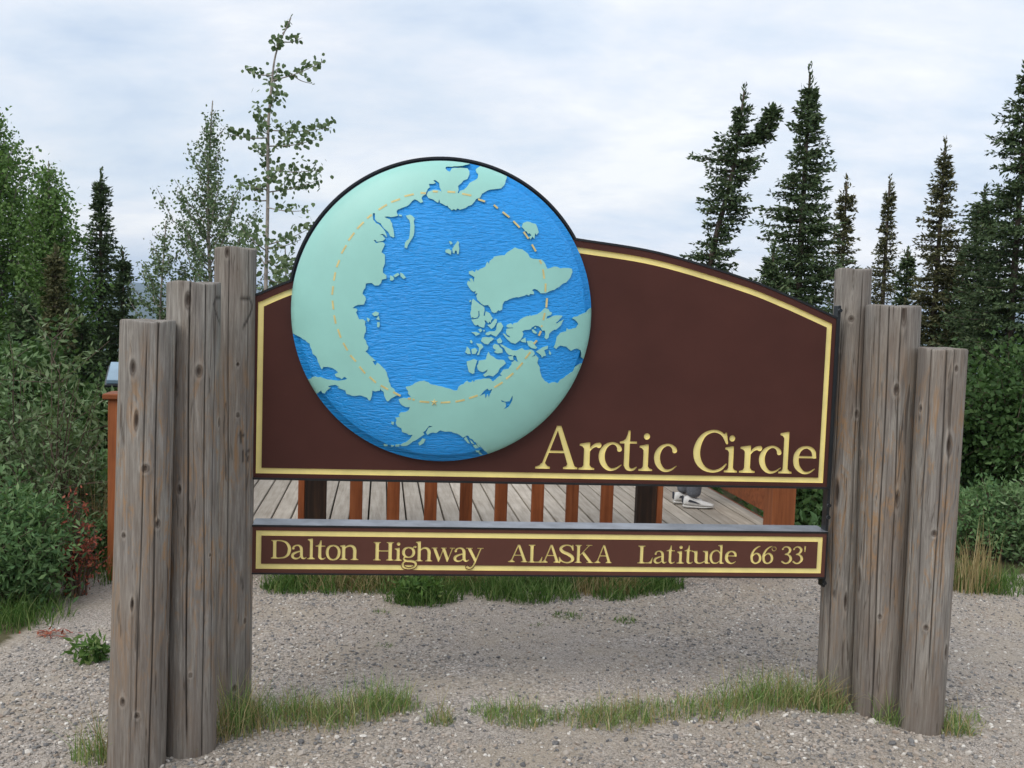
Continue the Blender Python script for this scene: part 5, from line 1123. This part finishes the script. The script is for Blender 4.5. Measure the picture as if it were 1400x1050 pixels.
place_spruce(1293, 190, 13, 'broad mid-height spruce with a long spire right of the posts', 48, 315, 'needle_brown', prof=P_([(0, 1), (.35, 1), (.55, .85), (.68, .62), (.80, .46), (.88, .25), (.94, .12), (1, .03)]), dens=1.25, gaps=.06)
place_spruce(1347, 255, 12.5, 'round-topped spruce in front of the tall one at the right edge', 46, 316, 'needle', prof=P_([(0, 1), (.35, 1), (.6, .8), (.75, .55), (.85, .32), (.94, .32), (1, .12)]), dens=1.25)
place_spruce(1408, 72, 11.5, 'tall spruce cut off by the right edge of the picture', 72, 317, 'needle', prof=P_([(0, 1), (.4, 1), (.6, .8), (.75, .58), (.85, .42), (.93, .2), (1, .03)]), dens=1.25, gaps=.1)
place_spruce(1320, 330, 16, 'distant spruce filling the gap between the broad and round-topped spruces', 36, 318, 'needle', dens=1.1)
place_spruce(1130, 420, 9.6, 'young dark spruce low behind the right end of the deck', 75, 319, 'needle', prof=P_([(0, 1), (.5, .9), (.8, .5), (1, .1)]), dens=1.4)
place_spruce(1205, 430, 12, 'low spruce hidden mostly by the right log posts', 55, 320, 'needle', dens=1.2)
# left
place_spruce(138, 232, 14, 'tall narrow spruce on the left, beside the big birch', 33, 330, 'needle', prof=P_([(0, 1), (.4, 1), (.6, .80), (.75, .55), (.85, .38), (.94, .24), (1, .08)]), dens=1.3)
place_spruce(168, 338, 13, 'shorter narrow spruce right of the tall left one', 28, 331, 'needle', prof=P_([(0, 1), (.45, .95), (.7, .6), (.85, .42), (.93, .15), (1, .04)]), dens=1.2)
place_spruce(221, 412, 20, 'small distant spruce against the blue hills', 12, 332, 'needle', prof=P_([(0, 1), (.6, .8), (1, .1)]), dens=.9)
place_spruce(76, 335, 11.5, 'thin dark spruce in front of the big birch leaves', 26, 333, 'needle_brown', prof=P_([(0, 1), (.5, .9), (1, .1)]), dens=1.2)
place_spruce(112, 430, 12, 'low dark spruce filling the shade under the left trees', 60, 334, 'needle', dens=1.2)
place_spruce(35, 400, 10.5, 'dark spruce inside the birch thicket at the left edge', 65, 335, 'needle', dens=1.2)

# leafy trees on the left
place_tree('birch_tree', -12, 118, 12.5, 'big leafy birch cut off by the left edge of the picture', 'tree', [(0, 95), (.35, 120), (.6, 100), (.75, 70), (.88, 42), (1, 12)], 401, 30000, (.050, .038), 'birch_leaf', 'bark_grey', 'leafy trees on the left', nb=110, sub=7, spread=.085, trunk_r=.10, up=.7)
place_tree('birch_tree', 72, 205, 12.0, 'bushy green birch with a rounded top next to the big one', 'tree', [(0, 50), (.4, 55), (.6, 48), (.8, 38), (.92, 22), (1, 8)], 402, 14000, (.048, .036), 'birch_leaf', 'bark_grey', 'leafy trees on the left', nb=80, sub=6, spread=.07, up=.9)
place_tree('birch_tree', 293, 118, 10.5, 'slender upright birch with small leaves left of the poplar sapling', 'tree', [(0, 30), (.45, 72), (.55, 82), (.66, 62), (.76, 38), (.84, 26), (.93, 20), (1, 6)], 403, 12500, (.034, .026), 'aspen_leaf', 'bark_grey', 'leafy trees on the left', nb=85, sub=5, spread=.035, up=1.3, trunk_r=.035)
place_tree('birch_tree', 224, 287, 10.2, 'thin small birch leaning left above the middle left log post', 'tree', [(0, 20), (.55, 40), (.75, 40), (.9, 22), (1, 6)], 404, 3600, (.034, .025), 'aspen_leaf', 'bark_grey', 'leafy trees on the left', nb=36, sub=4, spread=.03, up=1.2, trunk_r=.02)
place_tree('birch_tree', 262, 365, 9.8, 'low birch bush behind the tops of the left log posts', 'shrub', [(0, 30), (.6, 48), (.85, 30), (1, 8)], 405, 3600, (.036, .027), 'aspen_leaf', 'bark_grey', 'leafy trees on the left', nb=40, sub=4, spread=.04, up=1.1, trunk_r=.02)
place_tree('birch_tree', 388, 322, 10.0, 'low leafy poplar shoots behind the left edge of the globe', 'shrub', [(0, 30), (.6, 34), (.85, 26), (1, 8)], 406, 1500, (.050, .046), 'aspen_leaf', 'bark_grey', 'leafy trees on the left', nb=30, sub=4, spread=.05, up=1.0, trunk_r=.02)
def poplar():
    Y = 9.2; s_ = Y/FOC
    def w_(x, y, dy=0.0):    # crop coordinates of the traced outline
        return at(x/2.625, y/2.625, Y+dy)
    base = at(365, 600, Y); g_ = float(ground_h(base[0], base[1])); base[2] = g_
    tr = [base, w_(953, 1100), w_(957, 900), w_(961, 700), w_(962, 470), w_(968, 380), w_(975, 300), w_(986, 210), w_(1005, 150), w_(1030, 95), w_(1045, 58)]
    C = catmull(np.array(tr), 5); r = rng(71); paths = [(C, .021, .004, 0.0)]
    BR = [((990, 180), (1003, 140), 30, 9), ((1008, 150), (1085, 135), 18, 6), ((1015, 120), (1045, 65), 14, 6), ((975, 270), (880, 250), 22, 7), ((975, 290), (1165, 218), 40, 8), ((1040, 262), (1118, 300), 12, 7), ((972, 330), (1000, 230), 50, 14), ((966, 400), (985, 330), 55, 18), ((963, 440), (925, 395), 40, 18), ((962, 480), (930, 450), 30, 12),
          ((962, 495), (808, 478), 46, 9), ((962, 468), (1190, 458), 95, 14), ((962, 525), (1140, 500), 55, 14), ((962, 560), (915, 530), 55, 14), ((961, 580), (945, 600), 25, 10), ((961, 610), (1150, 610), 85, 20), ((960, 640), (985, 630), 40, 14), ((959, 690), (1150, 645), 90, 20), ((959, 680), (870, 652), 40, 14), ((958, 720), (870, 705), 22, 9), ((958, 745), (1112, 755), 32, 10),
          ((956, 880), (1128, 812), 60, 20), ((956, 890), (1080, 860), 35, 18), ((955, 930), (1035, 970), 55, 22), ((955, 900), (850, 800), 60, 26), ((955, 960), (900, 840), 60, 24), ((955, 1000), (1030, 1010), 50, 24)]
    LP_, LD, RN = [], [], []
    for (a, b_, n, sp) in BR:
        dy = r.uniform(-.5, .5); A = w_(*a); B2 = w_(*b_, dy); m_ = (A+B2)/2+np.array([0, 0, -.02]); pts = catmull(np.array([A, m_, B2]), 5)
        paths.append((pts, .007, .002, 0.0))
        k = int(n*1.05); f = r.uniform(.18, 1, k); P = A+(B2-A)*f[:, None]; P += r.normal(size=(k, 3))*np.array([1, 1.2, 1])*sp/2.625*s_*1.0; P[:, 2] += .02
        LP_.append(P)
    P = np.vstack(LP_); D = unit(r, len(P), -1.0); sz = r.uniform(.7, 1.25, len(P))
    # rounder leaves: hexagons
    U = perp(r, D); L = .046*sz[:, None]; Wd_ = .044*sz[:, None]
    V = np.stack([P, P+D*L*.25+U*Wd_*.42, P+D*L*.65+U*Wd_*.42, P+D*L, P+D*L*.65-U*Wd_*.42, P+D*L*.25-U*Wd_*.42], 1).reshape(-1, 3)
    F = np.arange(len(P)*6).reshape(-1, 6)
    e = empty('poplar_sapling', base, 'tall spindly poplar sapling with sparse round leaves left of the globe', 'tree')
    tv, tf = tubes([(p[0]-base, np.linspace(p[1], p[2], len(p[0]))) for p in paths], 5)
    obj('trunk', new_mesh('trunk', tv, tf, M['bark_grey'], True), e); obj('crown', new_mesh('crown', V-base, F, M['aspen_leaf'], fattr=np.clip(r.normal(.4, .22, len(P)), 0, 1)), e)
poplar()
def bush(name, px, py, Y, wpx, hpx, label, n_leaf, leaf, mleaf, seed, stems=30, cat='shrub', group=None, upright=.8, spread=.05, dpth=1.0, mbark='twig', hang=.3):
    """py = ground line pixel; Y distance; wpx half width; hpx height"""
    p = at(px, py, Y); g_ = float(ground_h(p[0], p[1])); s_ = Y/FOC; w_, h_ = wpx*s_, (at(px, py-hpx, Y)[2]-g_)
    r = rng(seed); paths = []
    for k in range(stems):
        a = r.uniform(0, 2*PI); q = r.random()**.6; tip = np.array([math.cos(a)*w_*q, math.sin(a)*w_*q*dpth, h_*(1-.45*q**2)*r.uniform(.55, 1.0)])
        b_ = np.array([tip[0]*.35*r.uniform(.3, 1.4), tip[1]*.35*r.uniform(.3, 1.4), 0]); mid = b_*.5+tip*.5+np.array([tip[0]*-.12, tip[1]*-.12, h_*.08*upright])
        C = catmull(np.array([b_, mid, tip]), 4); paths.append((C, .008, .002, h_*.6))
        for z in range(4):
            f = r.integers(3, len(C)); dd = unit(r, 1, .8)[0]; L = h_*.28*r.uniform(.4, 1.1); paths.append((C[f]+dd*L*np.linspace(0, 1, 4)[:, None], .003, .0015, L*1.6))
    (tv, tf), (V, F, rn) = broadleaf(paths, leaf[0], leaf[1], n_leaf, seed+1, spread, hang)
    e = empty(name, (p[0], p[1], g_-.02), label, cat, group)
    obj('stems', new_mesh('stems', tv, tf, M[mbark], True), e); obj('foliage', new_mesh('foliage', V, F, M[mleaf], fattr=rn), e)
    return e
gl, gr_ = 'bushes on the left', 'bushes on the right'
bush('willow_shrub', 20, 800, 6.4, 100, 335, 'pale green willow shrub with upright wands at the left edge', 6200, (.058, .020), 'willow_leaf', 501, 40, group=gl, spread=.05)
bush('willow_shrub', 70, 780, 6.0, 72, 335, 'thin willow shrub with pale wands reaching above the others near the first log post', 1900, (.056, .020), 'wand_leaf', 502, 20, group=gl, spread=.022)
bush('alder_shrub', 30, 720, 9.0, 115, 270, 'dark green alder thicket under the left birches', 12000, (.060, .046), 'alder_leaf', 503, 46, group=gl, spread=.10)
bush('alder_shrub', 165, 690, 9.5, 70, 190, 'dark alder bush behind the left log posts', 5000, (.055, .043), 'alder_leaf', 504, 30, group=gl, spread=.09)
bush('undergrowth_bush', 20, 850, 5.15, 80, 190, 'low leafy undergrowth at the edge of the gravel by the left picture edge', 8500, (.050, .018), 'brush_leaf', 505, 46, group=gl, spread=.055)
bush('undergrowth_bush', 95, 815, 5.9, 62, 120, 'low green undergrowth bush beside the first log post', 7000, (.045, .017), 'brush_leaf', 506, 40, group=gl, spread=.055)
bush('undergrowth_bush', 60, 760, 6.6, 90, 150, 'mid-height green undergrowth behind the edge of the gravel', 8000, (.045, .022), 'brush_leaf', 507, 44, group=gl, spread=.06)
bush('reddened_weed', 103, 738, 5.35, 34, 66, 'reddened dying weed among the green undergrowth on the left', 1000, (.026, .011), 'red_leaf', 508, 18, 'plant', spread=.03)
bush('alder_shrub', 1375, 755, 9.2, 75, 290, 'leafy green alder shrub at the right edge of the picture', 11000, (.058, .046), 'alder_leaf', 511, 50, group=gr_, spread=.10)
bush('alder_shrub', 1300, 740, 9.8, 80, 255, 'shaded alder shrub behind the outer right log post', 9500, (.056, .044), 'alder_leaf', 512, 40, group=gr_, spread=.10)
bush('alder_shrub', 1125, 722, 7.6, 58, 90, 'dark leafy bush in the gap at the right end of the deck', 6000, (.050, .038), 'alder_leaf', 513, 30, group=gr_, spread=.08)
bush('undergrowth_bush', 1345, 800, 7.0, 55, 150, 'low grey-green bush at the edge of the gravel on the right', 6000, (.042, .016), 'brush_leaf', 514, 40, group=gr_, spread=.06)
bush('undergrowth_bush', 1405, 800, 6.9, 40, 150, 'grey-green bush cut off by the right edge, with silvery shoots', 4200, (.048, .015), 'willow_leaf', 515, 26, group=gr_, spread=.05)
bush('undergrowth_bush', 1230, 775, 7.6, 60, 110, 'low bush hidden behind the right group of log posts', 4500, (.042, .018), 'brush_leaf', 516, 30, group=gr_, spread=.06)
bush('leafy_weed', 133, 935, 4.35, 30, 72, 'small bright green leafy weed growing beside the first log post', 190, (.052, .017), 'lush', 520, 9, 'plant', spread=.020, mbark='lush')
bush('leafy_weed', 572, 829, 5.45, 36, 44, 'dark green bushy weed in front of the deck railing', 700, (.048, .016), 'lush', 521, 22, 'plant', spread=.035, mbark='lush')
bush('shrub_tip', 846, 640, 10.5, 14, 318, 'thin leafy twig tip showing just above the arched sign', 160, (.04, .03), 'aspen_leaf', 522, 3, 'shrub', spread=.04)

def blades(P, H, lean, w_, r, curve=.5):
    """grass blades as 3-segment tapered strips"""
    n = len(P); a = r.uniform(0, 2*PI, n); d = np.stack([np.cos(a), np.sin(a), 0*a], 1); sd_ = np.stack([-np.sin(a), np.cos(a), 0*a], 1)
    a2 = r.uniform(0, PI, n); sd_ = np.stack([np.cos(a2), np.sin(a2), 0*a2], 1)
    out = []
    for k, (f, ww) in enumerate(((0, 1), (.4, .85), (.75, .5), (1, 0))):
        c = P+d*(lean*H*f**1.7)[:, None]+np.array([0, 0, 1.])*(H*(f-curve*lean*f*f*.6))[:, None]
        if k < 3: out += [c-sd_*(w_*ww/2)[:, None], c+sd_*(w_*ww/2)[:, None]]
        else: out.append(c)
    V = np.stack(out, 1).reshape(-1, 3); b_ = np.arange(n)[:, None]*7
    Q = np.concatenate([b_+np.array([[0, 1, 3, 2]]), b_+np.array([[2, 3, 5, 4]])]); T = b_+np.array([[4, 5, 6]])
    return V, Q, T
def grass(name, spots, label, m_, seed, kind='stuff', cat='grass'):
    """spots: (px, py, n, radius m, height m, lean, width)"""
    r = rng(seed); Vs, Qs, Ts, off = [], [], [], 0; rn1, rn2 = [], []
    for (px, py, n, rad, h_, ln, wd) in spots:
        c = G(px, py); a = r.uniform(0, 2*PI, n); q = rad*np.sqrt(r.uniform(0, 1, n))
        x = c[0]+np.cos(a)*q; y = c[1]+np.sin(a)*q*.75
        P = np.stack([x, y, ground_h(x, y)-.004], 1); H = h_*(.30+1.0*r.uniform(0, 1, n)**1.6)*(1-.45*q/rad)*r.uniform(.8, 1.2)
        V, Q, T = blades(P, H, r.uniform(.05, 1, n)*ln, wd*r.uniform(.6, 1.3, n), r)
        Vs.append(V); Qs.append(Q+off); Ts.append(T+off); off += len(V); c_ = np.clip(r.normal(.42, .27, n), 0, 1); rn1.append(np.tile(c_, 2)); rn2.append(c_)
    me = new_mesh(name, np.vstack(Vs), [np.vstack(Qs), np.vstack(Ts)], M[m_], True, fattr=np.concatenate(rn1+rn2))
    o = obj(name, me); tag(o, label, cat, kind=kind); return o
# row of tufts between the posts; the tops and feet traced from the photograph
row = [(318, 1000, 208, .10, .26, 0.88, .0032), (345, 985, 176, .10, .24, 1.00, .0032), (385, 985, 264, .15, .17, 1.00, .0032), (420, 978, 208, .13, .13, 1.12, .0032), (450, 990, 208, .12, .13, 1.12, .0032), (490, 978, 264, .14, .17, 1.00, .0032), (525, 968, 240, .12, .19, 0.88, .0032), (555, 972, 96, .08, .13, 0.88, .0032), (602, 990, 96, .06, .12, 1.00, .0032),
       (662, 975, 96, .07, .09, 1.12, .0032), (705, 983, 304, .14, .12, 1.25, .0032), (735, 985, 128, .10, .09, 1.25, .0032), (800, 985, 240, .13, .11, 1.25, .0032), (840, 985, 336, .15, .14, 1.25, .0032), (885, 980, 208, .14, .12, 1.12, .0032), (935, 977, 208, .14, .11, 1.12, .0032), (980, 975, 272, .15, .15, 1.12, .0032), (1030, 968, 272, .14, .20, 1.00, .0032), (1065, 962, 240, .12, .23, 1.00, .0032), (1110, 968, 288, .12, .22, 1.00, .0032), (1140, 975, 128, .08, .14, 1.00, .0032), (1215, 990, 128, .07, .16, 1.12, .0032), (1300, 1000, 264, .09, .12, 1.25, .0032), (1320, 985, 96, .08, .10, 1.25, .0032), (258, 1030, 32, .05, .10, 1.00, .0032), (132, 1040, 160, .09, .20, 0.88, .0032)]
grass('grass', row, 'row of green and yellowing grass tufts between the log posts', 'grass', 601)
dryrow = [(p[0]+6, p[1]+2, max(16, p[2]//3), p[3]*1.1, p[4]*1.25, .9, .003) for p in row if p[2] > 150]+[(300, 1010, 60, .07, .26, 1.0, .003), (604, 990, 50, .05, .17, .8, .003), (1135, 972, 60, .08, .24, 1.2, .003), (1215, 985, 60, .06, .20, 1.2, .003)]
grass('dry_grass', dryrow, 'straw-coloured dry grass stalks mixed into the tufts at the posts', 'dry', 602)
fr = []
r = rng(77)
for k in range(64):
    px = 378+k*8.5; fr.append((px, 806+4*math.sin(k*.9)+r.uniform(-4, 4), int(r.uniform(50, 190)), r.uniform(.08, .15), r.uniform(.12, .26), 1.1, .0045))
for px, py in ((395, 812), (420, 806), (445, 805), (560, 826), (575, 828), (600, 822), (680, 818), (720, 822), (760, 818), (840, 818), (880, 812), (905, 806)): fr.append((px, py, 240, .14, .17, 1.0, .006))
fr += [(776, 845, 160, .09, .05, 1.2, .005), (855, 852, 110, .07, .05, 1.2, .005), (520, 843, 40, .05, .03, 1.2, .004), (735, 858, 30, .05, .03, 1.2, .004), (525, 888, 40, .05, .03, 1.2, .004)]
grass('grass', fr, 'lush green grass growing along the front of the deck', 'lush', 603)
fd = [(480+r.uniform(-45, 60), 806+r.uniform(-3, 6), 60, .12, .22, 1.2, .004) for _ in range(24)]+[(632+r.uniform(-30, 30), 803, 60, .12, .22, 1.2, .004) for _ in range(14)]+[(815+r.uniform(-30, 45), 812, 60, .10, .24, .8, .004) for _ in range(9)]
grass('dry_grass', fd, 'matted brown dry grass in front of the deck railing', 'dry', 604)
lf = [(r.uniform(60, 150), r.uniform(745, 800), 90, .16, r.uniform(.2, .42), .7, .005) for _ in range(26)]
grass('grass', lf+[(r.uniform(0, 70), r.uniform(820, 868), 80, .15, r.uniform(.1, .25), .8, .005) for _ in range(16)], 'rank green grass under the bushes on the left', 'lush', 605)
grass('dry_grass', [(r.uniform(80, 158), r.uniform(730, 775), 26, .16, r.uniform(.5, .75), .45, .004) for _ in range(22)], 'tall straw-coloured grass heads beside the first log post', 'dry', 606)
grass('dry_grass', [(r.uniform(1305, 1350), r.uniform(798, 806), 34, .12, r.uniform(.3, .52), .35, .005) for _ in range(12)], 'tall dry grass stalks at the edge of the gravel on the right', 'dry', 607)
grass('grass', [(r.uniform(1180, 1400), r.uniform(790, 804), 90, .18, r.uniform(.12, .28), .8, .006) for _ in range(30)], 'green grass edging the gravel under the right bushes', 'lush', 608)

# low leafy ground cover on the soil round the gravel and the deck
def cover():
    r = rng(95); n = 120000; x = np.concatenate([r.uniform(-15, 15, n), r.uniform(-9, 9, n//2)]); y = np.concatenate([r.uniform(2, 20, n), r.uniform(3.5, 13, n//2)])
    edge_l = -2.75-0.5*np.clip(y-4.9, 0, 1.6)
    dk = np.stack([x*DU[0]+y*DU[1]-uLd, x*DN[0]+y*DN[1]-front], 1)
    on_deck = (dk[:, 0] > -.15) & (dk[:, 0] < Wd+.15) & (dk[:, 1] > -.1) & (dk[:, 1] < Ld+.1)
    keep = ((x < edge_l) | (y > 6.65+.1*x)) & ~on_deck & ~((y < 6.65+.1*x) & (x > 0))
    x, y, edge_l = x[keep], y[keep], edge_l[keep]; m_ = np.clip(.30+.32*fbm2(x, y, 97, 4, 1.1), .03, .75)
    de = np.where(x < edge_l, edge_l-x, 9.0); de = np.minimum(de, np.where(y > 6.65+.1*x, y-(6.65+.1*x), 9.0)+np.where(x < edge_l, 9, 0))
    m_ *= .25+.75*sstep(0, 1.2, np.minimum(de, 2))
    P = np.stack([x, y, ground_h(x, y)+m_*np.sqrt(r.uniform(0, 1, len(x)))], 1); D = unit(r, len(P), .5); sz = r.uniform(.7, 1.6, len(P))
    V, F = quads_leaf(P, D, perp(r, D), .075*sz, .034*sz)
    tag(obj('ground_cover', new_mesh('ground_cover', V, F, M['brush_leaf'], fattr=np.clip(r.normal(.35, .22, len(P)), 0, 1))), 'low leafy green ground cover on the soil round the gravel', 'ground cover', kind='stuff')
cover()

# fallen red leaves on the gravel at the left
def litter():
    r = rng(88); P = []
    for cx_, cy_, n in ((75, 872, 26), (55, 870, 10)):
        for _ in range(n):
            p = G(cx_+r.normal()*16, cy_+r.normal()*2.5); P.append([p[0], p[1], ground_h(p[0], p[1])+.012])
    P = np.array(P); D = unit(r, len(P)); D[:, 2] *= .25; D /= np.linalg.norm(D, axis=1)[:, None]; U = np.cross(D, [0, 0, 1.]); U /= np.linalg.norm(U, axis=1)[:, None]
    V, F = quads_leaf(P, D, U, .05, .012)
    tag(obj('fallen_leaves', new_mesh('fallen_leaves', V, F, M['red_leaf'], fattr=r.uniform(0, 1, len(P)))), 'scatter of red fallen leaves on the gravel at the left', 'leaves', kind='stuff')
litter()

# ------------------------------------------------------------------ the air
m = bpy.data.materials.new('haze_air'); m.use_nodes = True; t = m.node_tree; t.nodes.clear()
pv = _n(t, 'ShaderNodeVolumePrincipled'); pv.inputs['Color'].default_value = (0.62, 0.78, 1.0, 1); pv.inputs['Density'].default_value = 1.9e-4; pv.inputs['Anisotropy'].default_value = 0.0
mo = _n(t, 'ShaderNodeOutputMaterial'); link(t, pv.outputs[0], mo.inputs['Volume'])
V = box_v(-8500, 8500, -8500, 8500, -125, 110)
tag(obj('haze', new_mesh('haze', V, BOXF, m)), 'thin blue air haze lying over the far valley and hills', 'haze', kind='stuff')
